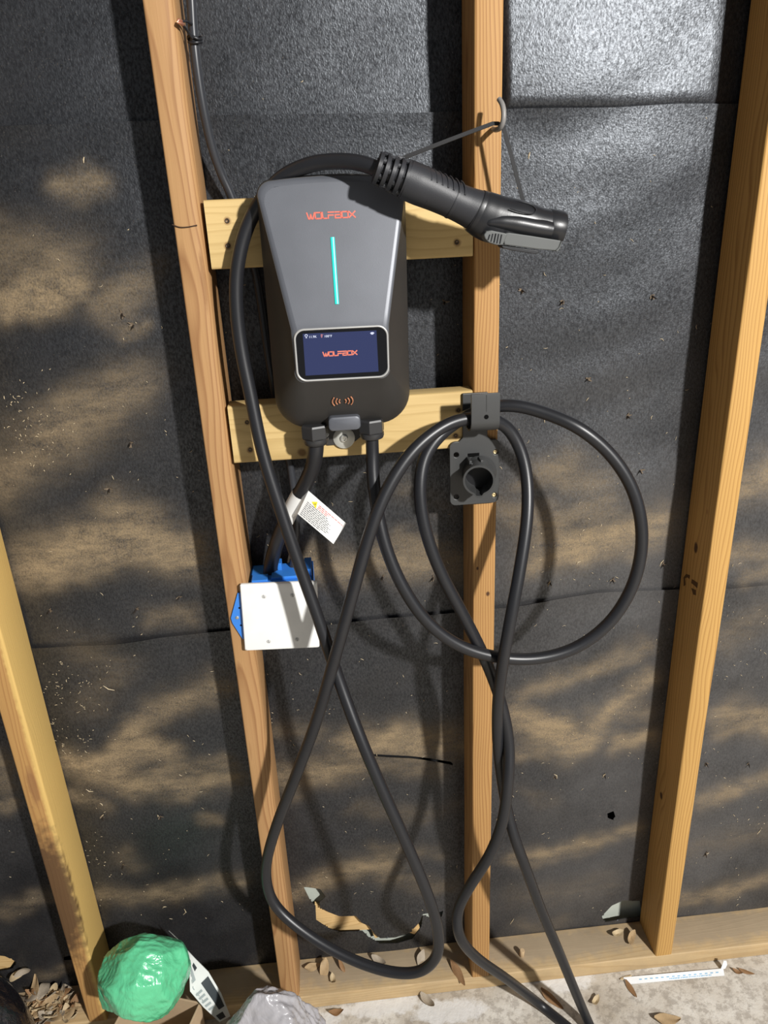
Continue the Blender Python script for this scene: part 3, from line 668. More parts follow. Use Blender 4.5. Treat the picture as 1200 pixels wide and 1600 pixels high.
# finger ridges over the top and nicks below
b = MB()
for k in range(7):
    x, y = 655+8.6*k, 289+3.75*k; c = at(x, y, PY); tt = (at(x+9, y+4, PY)-c); tt.y = 0; tt.normalize(); side = Vector((-tt.z, 0, tt.x)); hw = 29.0*mpp(c); hd = .0243
    L = [c+side*hw*math.cos(a)*1.004-Vector((0, hd, 0))*math.sin(a)*1.004+tt*(.010*math.sin(a)*1.0) for a in [math.radians(q) for q in range(8, 72, 6)]]
    b.tube(L, .0011, 6)
for k in range(2):
    x, y = 656+10*k, 289+4.2*k; c = at(x, y, PY); tt = (at(x+9, y+4, PY)-c); tt.y = 0; tt.normalize(); side = Vector((-tt.z, 0, tt.x)); hw = 29.6*mpp(c)
    b.tube([c-side*hw*math.cos(math.radians(q))*1.0-Vector((0, .0245, 0))*math.sin(math.radians(q))*1.0+tt*.006*math.sin(math.radians(q)) for q in range(18, 56, 6)], .0009, 6)
b.build('grip_ridges', PLUG_A, grip, 60)
# head: swells, bends level and narrows to the nose
HEAD = [(741, 328, 31.5, .0252), (752, 334, 34.5, .027), (768, 341, 36, .0285), (786, 345, 35, .029), (806, 347, 33, .029), (826, 350, 30, .0285), (842, 352.5, 27, .027), (853, 354, 26, .026)]
b = MB(); sweep(b, interp(HEAD, 5), 28, 2.3); head = b.build('plug_head', PLUG_B, CAB, 60)
b = MB(); sweep(b, [(742, 329, 32.3, .0262), (745, 330.5, 33, .0266), (748, 332, 33, .0266)], 28, 2.3); b.build('seam_ring', PLUG_B, head, 60)
b = MB(); sweep(b, [(850, 353.8, 25, .024), (853, 354, 27, .0252), (872, 357, 27, .0252), (877, 357.8, 25.5, .024), (878, 358, 22, .021)], 28, 2.05); b.build('nose', PLUG_B, CAB, 50)
# raised hood that sweeps back from the nose over the latch
b = MB(); hood = [(752, 353, 2, .004), (762, 348, 8, .010), (782, 347, 13, .013), (806, 350, 15, .0145), (830, 354.5, 15, .0145), (850, 358, 14.5, .014), (860, 359.8, 13.5, .013)]
sweep(b, [(l[0], l[1], l[2], l[3], -.0185) for l in interp(hood, 5)], 22, 2.2); b.build('hood', PLUG_B, head, 60)
b = MB(); b.tube(spline([at(797, 312.5, PY-.012), at(815, 315, PY-.018), at(832, 321, PY-.020), at(838, 328, PY-.0245), at(832, 334, PY-.029), at(812, 331, PY-.031), at(797, 326, PY-.0305)], 6), .0008, 6); b.build('panel_outline', PLUG_A, head, 60)
# latch: grey lever with a ribbed thumb pad and a dark keeper below
def slab(b, poly, Y0, th):
    q = [at(x, y, Y0) for x, y in poly]; n = len(q); k = [p+Vector((0, th, 0)) for p in q]
    b.add(q+k, [tuple(range(n)), tuple(range(2*n-1, n-1, -1))]+[(i, n+i, n+(i+1) % n, (i+1) % n) for i in range(n)])
YL = PY-.034
b = MB(); slab(b, [(786, 365.5), (795, 363.5), (830, 368.5), (877, 376), (873, 387), (868, 392), (840, 389.5), (788, 382.5)], YL, .026); lat = b.build('latch_lever', PLUG_G, CAB, bevel=.0012)
b = MB(); slab(b, [(756, 367), (760, 361.5), (768, 360), (788, 364), (793, 366), (786, 383), (776, 383), (764, 379), (758, 373)], YL-.001, .027); pad = b.build('thumb_pad', PLUG_G, lat, bevel=.0012)
b = MB()
for k in range(5):
    x = 764+k*4.6; hh = (4.0, 6.0, 7.0, 7.2, 7.0)[k]; y = 370.5+k*.75
    b.tube([at(x+1.6, y-hh, YL-.0014), at(x-1.2, y+hh, YL-.0014)], .0008, 6)
b.build('thumb_pad_ribs', PLUG_B, pad, 60)
b = MB(); slab(b, [(868, 392), (873, 387), (877.5, 376.2), (879, 377), (875, 389), (871, 393.5)], YL-.0008, .025); b.build('latch_tip', PLUG_G, lat, bevel=.0008)
b = MB(); slab(b, [(783, 383.5), (800, 385), (842, 391.5), (843, 396), (836, 397), (800, 391.5), (786, 388)], YL+.004, .024); b.build('keeper', PLUG_B, lat, bevel=.001)

# ---- the elastic strap and its hook
HK = MB(); HK.tube(spline(P3([(770,201,.014),(772,202,-.014),(776,202.5,-.030),(782,199,-.042),(786,190,-.047),(787,176,-.047),(785,164,-.043),(780,155,-.035)]), 6), .0034, 10)
hook = HK.build('screw_hook', plain('grey_coated_hook', (.20, .19, .18), .45, .5), None, 60); recentre(hook); tag(hook, 'grey coated open screw hook driven into the stud', 'hook')
STRAP = plain('elastic_strap', (.020, .020, .021), .7, .3, grain=.4, gscale=600)
def ribbon(b, L, wdt, th=.0012, wd=None):
    pts = [Vector(p) for p in L]; rs = []
    for i, p in enumerate(pts):
        tt = (pts[min(i+1, len(pts)-1)]-pts[max(i-1, 0)]).normalized(); w_ = wd if wd is not None else _f.cross(tt).normalized(); n = tt.cross(w_).normalized()
        rs.append([p+w_*wdt/2+n*th/2, p-w_*wdt/2+n*th/2, p-w_*wdt/2-n*th/2, p+w_*wdt/2-n*th/2])
    b.rings(rs)
b = MB()
ribbon(b, P3([(622,262,-.072),(630,247,-.072),(638,243.5,-.066),(700,219.5,-.052),(750,200.5,-.041),(770,193,-.036),(778,193,-.036),(784,196,-.041),(788,203,-.043),(796,232,-.046),(808,278,-.050),(815,305,-.054),(819,320,-.060),(822,334,-.066)]), .0050)
st_o = b.build('elastic_strap', STRAP, None, 40); recentre(st_o); tag(st_o, 'thin black elastic strap holding the plug up to the hook', 'strap')

# ---- supply cable coming down the stud, wire tie, and the feed into the junction box
JACKET = plain('cable_jacket', (.030, .032, .037), .30, .55)
sup = spline(P3([(292,-130,.035),(296,-40,.035),(299,0,.036),(302,50,.037),(307,100,.038),(317,165,.042),(331,228,.050),(346,272,.058),(360,303,.062),(380,360,.066),(398,420,.066),(407,470,.066),(420,560,.066),(436,650,.068),(452,722,.068),(460,775,.066),(463,830,.062),(458,880,.056),(456,905,.050)]), 8)
b = MB(); b.tube(sup, .0062, 12); o = b.build('supply_cable', JACKET, None, 60); recentre(o); tag(o, 'glossy black supply cable running down beside the stud behind the charger', 'cable')
tie = empty('wire_tie', at(305, 58, .03)); tag(tie, 'twisted black wire tie with bare copper tip on the supply cable', 'wire')
b = MB(); c = at(304.5, 60, .037); ring = [c+Vector((.0085*math.cos(a), .0085*math.sin(a), .002*math.sin(2*a))) for a in [i*math.pi/8 for i in range(17)]]; b.tube(ring, .0019, 8)
ring = [c+Vector((.0082*math.cos(a), .0082*math.sin(a), -.004+.002*math.sin(a))) for a in [i*math.pi/8 for i in range(17)]]; b.tube(ring, .0019, 8)
b.tube(spline(P3([(301,60,.028),(294,50,.022),(288,42,.014),(283,37,.004)]), 5), .0017, 8); b.tube(spline(P3([(300,38,.030),(293,34,.024),(287,33,.012),(282,34,.003)]), 5), .0015, 8); b.build('tie_wire', BLACK_RUBBER, tie, 60)
b = MB(); b.tube(P3([(286,38,.004),(281,35.5,-.002),(276,34,-.004)]), [.0022, .002, .0008], 8); b.tube(P3([(284,33,.003),(279,31,-.002),(277,33.5,-.003)]), [.0018, .0018, .0008], 8); b.build('copper_tip', plain('bare_copper', (.72, .33, .22), .3, .5, .8), tie, 60)
feed = [GL+Vector((0, 0, -.004))] + P3([(493,705,-.044),(489,728,-.036),(477,756,-.022),(460,786,-.006),(443,822,.012),(430,856,.028),(424,880,.036),(421,905,.040)])
feed = relax(spline(feed, 8), 2)
b = MB(); b.tube(feed, .0118, 16); o = b.build('feed_cable', BLACK_RUBBER, None, 60); recentre(o); tag(o, 'thick short black cable from the charger into the blue junction box', 'cable')
# ---- the warning tag folded round it
PAPER = plain('tag_paper', (.80, .80, .78), .6, .3)
tagr = empty('warning_tag', at(470, 790, -.02)); tag(tagr, 'white printed warning tag with yellow triangle wrapped round the feed cable', 'tag')
i0 = min(range(len(feed)), key=lambda i: (feed[i]-at(470, 769, -.014)).length); i1 = min(range(len(feed)), key=lambda i: (feed[i]-at(446, 814, .010)).length)
b = MB(); b.tube(feed[i0:i1+1], .0127, 20, cap=False); b.build('tag_sleeve', PAPER, tagr, 60)
TG = [(482, 767), (541, 818), (521, 850), (465, 803)]
def tg(s, k, d=0):                                                     # s along the flag, k across it
    Y = -.030-.012*s-.006*math.sin(s*2.6)
    A = Vector(TG[0]).lerp(Vector(TG[1]), s); B = Vector(TG[3]).lerp(Vector(TG[2]), s); q = A.lerp(B, k); return at(q.x, q.y, Y-d)
b = MB(); N = 10; V = [tg(i/N, j/4) for i in range(N+1) for j in range(5)]
b.add(V+[v_+Vector((0, .0007, 0)) for v_ in V], [f for i in range(N) for j in range(4) for f in [(i*5+j, i*5+j+1, i*5+j+6, i*5+j+5), tuple(x+len(V) for x in (i*5+j, i*5+j+5, i*5+j+6, i*5+j+1))]])
V2 = P3([(482,767,-.030),(476,763,-.024),(470,772,-.0195),(458,797,-.008),(452,806,-.004),(459,808,-.016),(465,803,-.030)])
b.add(V2+[v_+Vector((0, .0007, 0)) for v_ in V2], [tuple(range(7)), tuple(range(13, 6, -1))])
flag = b.build('tag_flag', PAPER, tagr, 60)
TXT = plain('print_grey', (.16, .16, .17), .7, .2); TXR = plain('print_red', (.70, .12, .10), .7, .2)
def bars(name, rows, mat, th):
    b = MB()
    for (k, s0, s1) in rows:
        s = s0
        while s < s1:
            l = rnd.uniform(.03, .085); e = min(s+l, s1)
            b.add([tg(s, k-th, .0004), tg(e, k-th, .0004), tg(e, k+th, .0004), tg(s, k+th, .0004)], [(0, 1, 2, 3)]); s = e+.016
    return b.build(name, mat, flag)
bars('small_print', [(.37+.069*i, .08-.004*i, (.62, .68, .74, .72, .78, .74, .80, .76, .60)[i]) for i in range(9)], TXT, .013)
bars('red_print', [(.17, .34, .98), (.235, .33, .62), (.30, .33, .58)], TXR, .011)
b = MB(); b.add([tg(.16, .25, .0004), tg(.27, .10, .0004), tg(.30, .36, .0004)], [(0, 1, 2)]); tri = b.build('warning_triangle', plain('warning_yellow', (.86, .72, .03), .5, .3), flag)
b = MB(); b.add([tg(.235, .215, .0008), tg(.255, .205, .0008), tg(.265, .245, .0008), tg(.25, .255, .0008)], [(0, 1, 2, 3)]); b.add([tg(.222, .26, .0008), tg(.23, .255, .0008), tg(.235, .275, .0008), tg(.226, .28, .0008)], [(0, 1, 2, 3)]); b.build('bolt_mark', TXT, flag)

# ================================================================== JUNCTION BOX
JB = empty('junction_box', at(437, 965, .03)); tag(JB, 'blue plastic electrical box with white blank cover plate on the stud', 'electrical box')
BLUE = plain('blue_plastic', (.035, .205, .66), .38, .5)
PSC = plain('plate_screw_paint', (.52, .52, .50), .4, .5); PLW = plain('white_plate', (.80, .80, .775), .32, .5)
pl = [at(374, 914, -.012), at(494, 909, -.012), at(501, 1012, -.012), at(383, 1017, -.012)]
cxp = sum((p.x for p in pl))/4; czp = sum((p.z for p in pl))/4; pw = ((pl[1]-pl[0]).length+(pl[2]-pl[3]).length)/2; ph = ((pl[3]-pl[0]).length+(pl[2]-pl[1]).length)/2
rot = math.atan2(pl[1].z-pl[0].z, pl[1].x-pl[0].x)*.5+math.atan2(pl[2].z-pl[3].z, pl[2].x-pl[3].x)*.5
PT = Matrix.Translation((cxp, 0, czp)) @ Matrix.Rotation(-rot, 4, 'Y')
b = MB()
b.rings([[PT @ Vector((x, y, z)) for x, z in rrect(pw-2*k, ph-2*k, .003, 3)] for y, k in ((-.0065, 0), (-.0105, 0), (-.0122, .0012), (-.0128, .0035))]); plate = b.build('cover_plate', PLW, JB, 35)
for px, py in ((412.5, 932), (457, 930), (420, 1002), (464, 999)):
    p = at(px, py, -.0128); b = MB(); lathe(b, p, [(-.001, .0036), (.0004, .0036), (.0009, .0028)], (0, -1, 0), 14); sc = b.build('plate_screw', PSC, plate, 40)
    b = MB(); b.box((-.0028, -.00105, -.0004), (.0028, -.0008, .0004), Matrix.Translation(p) @ Matrix.Rotation(math.radians(80), 4, 'Y')); b.build('screw_slot', TXT, sc)
# open-fronted tub behind the plate
bx0, bx1 = .0365, cxp+pw/2-.004; bz0, bz1 = czp-ph/2+.006, czp+ph/2-.004; by0, by1 = -.0062, .070; tk = .003
b = MB(); b.box((bx0, by1-tk, bz0), (bx1, by1, bz1)); b.box((bx0, by0, bz0), (bx0+tk, by1, bz1)); b.box((bx1-tk, by0, bz0), (bx1, by1, bz1)); b.box((bx0, by0, bz0), (bx1, by1, bz0+tk)); b.box((bx0, by0, bz1-tk), (bx1, by1, bz1)); tub = b.build('box_body', BLUE, JB, bevel=.0008)
for xa, xb, ya, yb, hh in ((bx0+.004, bx0+.030, .004, .026, .004), (bx0+.036, bx0+.078, .008, .034, .005), (bx1-.014, bx1-.002, .012, .058, .013), (bx0+.045, bx0+.052, .040, .060, .014)):
    b = MB(); b.box((xa, ya, bz1), (xb, yb, bz1+hh)); b.build('knockout_tab', BLUE, tub, bevel=.001)
q = [at(x, y, -.0035) for x, y in ((371, 927), (360.5, 966), (363, 974), (379, 999))]; q += [Vector((q[3].x+.012, -.0035, q[3].z)), Vector((q[0].x+.014, -.0035, q[0].z))]
b = MB(); b.prism([(p.x, p.z) for p in q], -.0005, -.0035); fl2 = b.build('nailing_flange', BLUE, JB, bevel=.0006)
p = at(370.5, 965, -.0035); b = MB(); lathe(b, p, [(-.001, .003), (.0008, .003), (.0014, .0018)], (0, -1, 0), 12); b.build('nail_head', ZINC, fl2, 40)
for px, py in ((374, 950), (376.5, 977)):
    p = at(px, py, -.0036); b = MB(); lathe(b, p, [(-.0006, .0018), (.0001, .0018)], (0, -1, 0), 10); b.build('nail_hole', plain('hole_dark', (.008, .01, .02), .8, .1), fl2)

# ================================================================== HOLSTER
HS = empty('plug_holster', at(742, 790, 0)); tag(HS, 'black plastic plug holster with cable hook screwed to the stud', 'holster')
HPL = plain('holster_plastic', (.042, .043, .043), .46, .5, grain=.1, gscale=700)
YB = -.002; YF = -.007
pc_ = at(741.5, 739, YF); hw_ = (at(780, 739, YF).x-at(703, 739, YF).x)/2; hh_ = (at(741, 690, YF).z-at(741, 789, YF).z)/2
hol = [(704+9, 711), (774.5, 706.5), (713, 776.5), (772.5, 773.5)]
import bmesh
def plate_holes(outline, holes, y0, y1):
    """flat plate with round holes through it"""
    bm = bmesh.new()
    def loop(P): vs = [bm.verts.new((x, y0, z)) for x, z in P]; return [bm.edges.new((vs[i], vs[(i+1) % len(vs)])) for i in range(len(vs))]
    E_ = loop(outline)
    for c_, r_ in holes: E_ += loop([(c_[0]+r_*math.cos(a), c_[1]+r_*math.sin(a)) for a in [2*math.pi*i/14 for i in range(14)]])
    bmesh.ops.triangle_fill(bm, edges=E_, use_beauty=True, use_dissolve=False)
    r2 = bmesh.ops.extrude_face_region(bm, geom=list(bm.faces)); vs = [g for g in r2['geom'] if isinstance(g, bmesh.types.BMVert)]
    for v_ in vs: v_.co.y = y1
    bmesh.ops.recalc_face_normals(bm, faces=bm.faces); me = bpy.data.meshes.new('back_plate'); bm.to_mesh(me); bm.free(); return me
kz = at(741, 655, YF).z
out = rrect(2*hw_, 2*hh_, .009, 5, pc_.x, pc_.z)
# neck that carries the hook rises from the plate's top edge
top = pc_.z+hh_; nl, nr_ = pc_.x-.0185, pc_.x+.020
i_tr = 5; i_tl = 6
zt_back = at(741, 613, YB).z
out = out[:6] + [(nr_+.006, top), (nr_, top+.006), (nr_, zt_back), (nl, zt_back), (nl, top+.006), (nl-.006, top)] + out[6:]
hc = [((at(x, y, YF).x, at(x, y, YF).z), .0042) for x, y in hol]
me = plate_holes(out, hc, YB, YF); bp = link('back_plate', me, HPL, HS)
bv = bp.modifiers.new('bevel', 'BEVEL'); bv.width = .0009; bv.segments = 2; bv.limit_method = 'ANGLE'; bv.angle_limit = math.radians(60)
for k in (1, 3): screw_head(hol[k][0]-.8, hol[k][1]-.4, HS, YF+.0035, .0034, plain('brass_screw', (.72, .58, .33), .4, .5, .7), 'screw')
# J hook: out from the neck's foot, round, and up in front
zf = at(752, 615, -.068).z; zb_ = at(752, 677, -.068).z
prof = [(YF+.002, zb_+.004)]
prof += [(-.068+.024*1+.0-.024*math.cos(math.radians(a))*1.0 if False else -.044-.024*math.sin(math.radians(a)), zb_+.018-.018*math.cos(math.radians(a))) for a in range(0, 91, 10)]
prof += [(-.068, zb_+.03), (-.068, zf-.006), (-.0675, zf)]
hx0, hx1 = at(736, 640, -.068).x, at(781, 640, -.068).x
b = MB(); rs = []
P_ = [Vector((0, y, z)) for y, z in prof]
for i, p in enumerate(P_):
    tt = (P_[min(i+1, len(P_)-1)]-P_[max(i-1, 0)]).normalized(); n = Vector((0, tt.z, -tt.y))*.0018
    rs.append([p+n+Vector((hx0, 0, 0)), p+n+Vector((hx1, 0, 0)), p-n+Vector((hx1, 0, 0)), p-n+Vector((hx0, 0, 0))])
b.rings(rs); hk = b.build('cable_hook', HPL, HS, 40)
bv = hk.modifiers.new('bevel', 'BEVEL'); bv.width = .0006; bv.segments = 2; bv.limit_method = 'ANGLE'; bv.angle_limit = math.radians(60)
p = at(760, 651.5, -.0700); b = MB(); lathe(b, p, [(-.001, .0033), (.0003, .0033)], (0, -1, 0), 16); b.build('hook_hole', plain('deep_black', (.004, .004, .004), .9, .05), hk)
b = MB(); b.box((p.x-.0002, -.0702, zb_+.032), (p.x+.0002, -.0699, zf-.002)); b.build('mould_line', plain('mould_dark', (.012, .012, .012), .6, .3), hk)
# socket barrel: keyed tube standing out from the plate, tilted a touch downwards
sc0 = at(748, 738, YF); tip = at(748.5, 751, -.046); ax = (tip-sc0).normalized()
ro, ri = .0243, .0212; a_ = Vector((1, 0, 0)); a_ = (a_-ax*a_.dot(ax)).normalized(); c_ = ax.cross(a_)
if c_.z < 0: c_ = -c_
def rg(r, h, key=0): return [sc0+ax*h+(a_*math.cos(q)+c_*math.sin(q))*(r+(key if 1.5*math.pi-.26 < q < 1.5*math.pi+.26 else 0)) for q in [2*math.pi*i/36 for i in range(36)]]
Ln = (tip-sc0).length
b = MB(); b.rings([rg(ro+.0035, -.001), rg(ro+.003, .003), rg(ro+.001, .006), rg(ro, .010), rg(ro, Ln, .0035), rg(ri, Ln, .0035), rg(ri, .004, .0035)], cap=False); so = b.build('socket_barrel', HPL, HS, 45)
b = MB(); b.rings([rg(ri+.003, .003), rg(ri+.003, .0042), rg(ri*.5, .0045)]); b.build('socket_floor', plain('socket_dark', (.008, .008, .009), .5, .4), so, 40)
# latch catch over the barrel
p = at(743, 722, -.018); b = MB()
for dx in (-.010, .0075): b.box((p.x+dx-.002, -.030, p.z-.006), (p.x+dx+.002, YF+.001, p.z+.006))
b.box((p.x-.012, -.030, p.z-.006), (p.x+.0095, -.026, p.z+.002)); b.build('latch_catch', HPL, so, bevel=.0006)
b = MB(); b.box((p.x-.010, YF-.0006, p.z+.005), (p.x+.008, YF+.001, p.z+.011)); b.build('latch_slot', plain('slot_dark', (.004, .004, .004), .9, .05), HS)

# ================================================================== THINGS ON THE FLOOR AND PLATE
def ico(sub):
    bm = bmesh.new(); bmesh.ops.create_icosphere(bm, subdivisions=sub, radius=1); V = [v_.co.copy() for v_ in bm.verts]; F = [tuple(v_.index for v_ in f.verts) for f in bm.faces]; bm.free(); return V, F
def crumple(name, c, r, mat, label, cat, seed, amp=.12, crease=.10, floor_z=None, sub=6, freq=1.0, power=2.0):
    """a thin plastic bag gathered into a lump: broad facets that meet in sharp folds, fine wrinkles along them"""
    V, F = ico(sub); out = []; rg_ = random.Random(int(seed*10)); planes = []
    for k in range(26):
        d = Vector((rg_.gauss(0, 1), rg_.gauss(0, 1), rg_.gauss(0, 1))).normalized(); planes.append((d, 1-crease*rg_.uniform(.15, 1.3)))
    for v_ in V:
        q = v_*freq
        e = (abs(v_.x)**power+abs(v_.y)**power+abs(v_.z)**power)**(-1/power); k = e
        ds = sorted(h/max(1e-3, v_.dot(d)) for d, h in planes if v_.dot(d) > .2)
        if ds: k = min(k, ds[0]*(1+.02*noise.noise(q*2)))
        tw = noise.noise(Vector((q.x*2.2+q.z*1.2, q.y*2.2, q.z*1.1))+Vector((seed, 0, 0)))
        a2 = abs(noise.noise(Vector((q.x*3+q.z*4, q.y*5, q.z*2-q.x*2))+Vector((2, 1, seed)))); a3 = abs(noise.noise(Vector((q.x*7-q.z*5, q.y*9, q.z*5+q.x*4))+Vector((seed, 5, 1))))
        k *= 1+amp*tw+crease*.30*(.35-a2)+crease*.14*(.35-a3)
        p = Vector(c)+Vector((v_.x*r[0], v_.y*r[1], v_.z*r[2]))*k
        if floor_z is not None and p.z < floor_z: p.z = floor_z+.001*noise.noise(q*9)
        out.append(p)
    b = MB(); b.add(out, F); o = b.build(name, mat, None, 180); recentre(o)
    if label: tag(o, label, cat)
    return o
def sheet_tone(name, col, rough, trans=0.0, coat=.4):
    t = NT(name); v = t.coord(); n = t.noise(v, 30, 3)
    t.P(base=t.mix(n, tuple(q*.86 for q in col), tuple(min(1, q*1.12) for q in col)), rough=rough, spec=.55, coat=coat, coatr=.15, normal=t.bump(t.noise(t.map(v, scale=(1, 1, .6)), 20, 4, .6, 1.6), .75, .006))
    t.t.links.new(t.b.inputs['Normal'].links[0].from_socket, t.b.inputs['Coat Normal'])
    return t
# ---- carton with a green bag in it
CT = empty('carton', (-.25, -.07, 0)); tag(CT, 'open white printed cardboard carton holding the green bag', 'box')
KRAFT = plain('kraft_card', (.50, .37, .235), .75, .2, grain=.2, gscale=200); WCARD = plain('white_card', (.68, .71, .68), .5, .35)
RZ = Matrix.Translation((-.247, -.085, 0)) @ Matrix.Rotation(math.radians(-18), 4, 'Z')
b = MB(); w_, d_, h_, tk = .150, .130, .124, .0035
b.box((-w_/2, -d_/2, .0008), (w_/2, d_/2, tk), RZ)
b.box((-w_/2, -d_/2, .0008), (w_/2, -d_/2+tk, h_), RZ); b.box((-w_/2, d_/2-tk, .0008), (w_/2, d_/2, h_), RZ)
b.box((-w_/2, -d_/2, .0008), (-w_/2+tk, d_/2, h_), RZ); b.box((w_/2-tk, -d_/2, .0008), (w_/2, d_/2, h_), RZ); b.build('carton_body', KRAFT, CT, bevel=.0008)
PN = [[(264,1455,.028),(284,1476,.010),(305,1498,-.004),(326,1519,-.016),(346,1553,-.040),(360,1588,-.062)], [(289,1478,.004),(293,1490,-.004),(296,1520,-.030),(297,1549,-.050),(318,1574,-.070),(343,1597,-.086)]]
def pn(s, k, d=0.0):
    m = len(PN[0])-1; i = min(int(s*m), m-1); f = s*m-i
    q = [Vector(PN[j][i]).lerp(Vector(PN[j][i+1]), f) for j in (0, 1)]; r_ = q[0].lerp(q[1], k); return at(r_.x, r_.y, r_.z-d)
b = MB(); N = 20; V = [pn(i/N, j/3) for i in range(N+1) for j in range(4)]; n_ = len(V)
fs = []
for i in range(N):
    for j in range(3):
        a = i*4+j; fs += [(a, a+1, a+5, a+4), (n_+a, n_+a+4, n_+a+5, n_+a+1)]
for i in range(N): fs += [(i*4, i*4+4, n_+i*4+4, n_+i*4), (i*4+3, n_+i*4+3, n_+i*4+7, i*4+7)]
fs += [(0, n_, n_+1, 1), (1, n_+1, n_+2, 2), (2, n_+2, n_+3, 3)]
e = N*4; fs += [(e, e+1, n_+e+1, n_+e), (e+1, e+2, n_+e+2, n_+e+1), (e+2, e+3, n_+e+3, n_+e+2)]
b.add(V+[v_+Vector((-.001, .0028, -.001)) for v_ in V], fs); pan = b.build('printed_flap', WCARD, CT, 40)
PRK = plain('carton_print', (.035, .045, .05), .5, .3); PRG = plain('carton_print_grey', (.33, .38, .38), .6, .3)
def pq(s0, s1, k0, k1, mat, nm, wob=0):
    b = MB(); n = 8; A = [pn(s0+(s1-s0)*i/n, k0, .0006) for i in range(n+1)]; B = [pn(s0+(s1-s0)*i/n, k1, .0006) for i in range(n+1)]
    b.add(A+B, [(i, i+1, n+2+i, n+1+i) for i in range(n)]); return b.build(nm, mat, pan)
pq(.40, .47, .28, .50, PRK, 'print_block'); pq(.62, .90, .10, .48, PRK, 'print_block'); pq(.93, .985, .35, .85, PRK, 'print_block')
pq(.36, .55, .62, .80, PRG, 'print_block')
for k in range(7): pq(.28+.075*k, .32+.075*k, .82, .86, PRG, 'print_line')
for k in range(5): pq(.66+.045*k, .68+.045*k, .60, .92, PRG, 'print_line')
GB = sheet_tone('green_film', (.115, .56, .285), .30)
GB.P(sss=0.0)
cb = at(227, 1528, -.062)
crumple('green_plastic_bag', cb, (.085, .072, .084), GB.m, 'crumpled glossy green plastic bag bulging out of the carton', 'bag', 2.2, amp=.055, crease=.13, power=2.4)
# ---- grey translucent bag on the floor in front of the plate
t = sheet_tone('clear_grey_film', (.42, .41, .43), .28); t.P(alpha=.90)
cg = at(432, 1612, -.135)
crumple('clear_plastic_bag', (cg.x-.012, cg.y, cg.z-.025), (.125, .07, .140), t.m, 'crumpled clear greyish plastic bag standing on the concrete', 'bag', 5.1, amp=.08, crease=.26, floor_z=.0015, power=2.4)
# ---- black bag in the corner
t = sheet_tone('black_film', (.010, .010, .013), .20, coat=.6)
ck = at(-42, 1604, -.10)
crumple('black_plastic_bag', (ck.x, ck.y, ck.z-.07), (.098, .085, .20), t.m, 'smooth glossy black plastic bag beside the dry leaf pile', 'bag', 8.4, amp=.03, crease=.05, floor_z=.0015, freq=.6)

# ---- dry leaves
def leaf_mesh(seed, L, Wd, curl, fold):
    r = random.Random(seed); V = []; F = []; nx, ny = 9, 5; ph = r.uniform(0, 6)
    for i in range(nx):
        s = i/(nx-1); wd = Wd*(math.sin(math.pi*min(1, s*.94+.04))**.75)*(1+.12*math.sin(7*s+ph))
        for j in range(ny):
            k = j/(ny-1)*2-1
            x = (s-.5)*L; y = k*wd/2; z = curl*L*((s-.5)**2*2.2)+fold*abs(k)*wd+.06*Wd*math.sin(6*s+3*k+ph)
            V.append((x, y, z))
    for i in range(nx-1):
        for j in range(ny-1): a = i*ny+j; F.append((a, a+1, a+ny+1, a+ny))
    n = len(V); tk = .0006
    V += [(x, y, z-tk) for x, y, z in V]; F += [tuple(q+n for q in reversed(f)) for f in F]
    ed = [j for j in range(ny)]+[i*ny+ny-1 for i in range(1, nx)]+[(nx-1)*ny+j for j in range(ny-2, -1, -1)]+[i*ny for i in range(nx-2, 0, -1)]
    for a, c in zip(ed, ed[1:]+ed[:1]): F.append((a, n+a, n+c, c))
    zm = min(v_[2] for v_ in V)
    b = MB(); b.add([(x, y, z-zm) for x, y, z in V], F); return b.mesh('leaf', 60)
def leafmat(name, c):
    t = NT(name); v = t.coord(); n = t.noise(v, 70, 4, .6); vein = t.n('TexWave', wave_type='BANDS'); t.set(vein.inputs[0], v); vein.inputs['Scale'].default_value = 90; vein.inputs['Distortion'].default_value = 2
    col = t.mix(n, tuple(q*.62 for q in c), tuple(min(1, q*1.25) for q in c))
    col = t.mix(t.math('MULTIPLY', vein.outputs['Fac'], .18), col, tuple(q*.5 for q in c))
    t.P(base=col, rough=.65, spec=.3, normal=t.bump(n, .4, .001)); return t.m
LM = [leafmat('leaf_tan', (.44, .31, .17)), leafmat('leaf_grey', (.37, .31, .235)), leafmat('leaf_brown', (.27, .15, .07)), leafmat('leaf_pale', (.56, .44, .27))]
LEAVES = []
for k in range(10):
    me = leaf_mesh(k, (.050, .042, .058, .036, .046)[k % 5], (.022, .019, .017, .018, .024)[k % 5], (.25, .5, .1, .6, -.25)[k % 5], (.12, .25, -.1, .3, .05)[k % 5])
    me.materials.append(LM[k % 4]); LEAVES.append(me)
def leaf(me, pos, rot, label, group=None, s=1.0):
    o = link('dry_leaf', me); o.location = pos; o.rotation_euler = rot; o.scale = (s, s, s); tag(o, label, 'leaf', group); return o
r2 = random.Random(31)
TONE = ('tan', 'grey', 'dark brown', 'pale straw'); FORM = ('broad', 'curled', 'long narrow', 'small cupped', 'wide drooping')
for k in range(58):
    py = r2.uniform(1546, 1606); px = r2.uniform(48+.25*(py-1546), 106+(py-1546)*.42); Y = .066-(py-1546)/60*.052+r2.uniform(-.006, .004)
    p = at(px, py, Y); p.z = max(p.z, .0385)
    kk = r2.randrange(10)
    leaf(LEAVES[kk], p, (r2.uniform(-.7, .7), r2.uniform(-.7, .7), r2.uniform(0, 6.28)), '%s %s dry leaf in the heap between the black bag and the stud' % (FORM[kk % 5], TONE[kk % 4]), 'dry leaves heaped on the plate', r2.uniform(.85, 1.25))
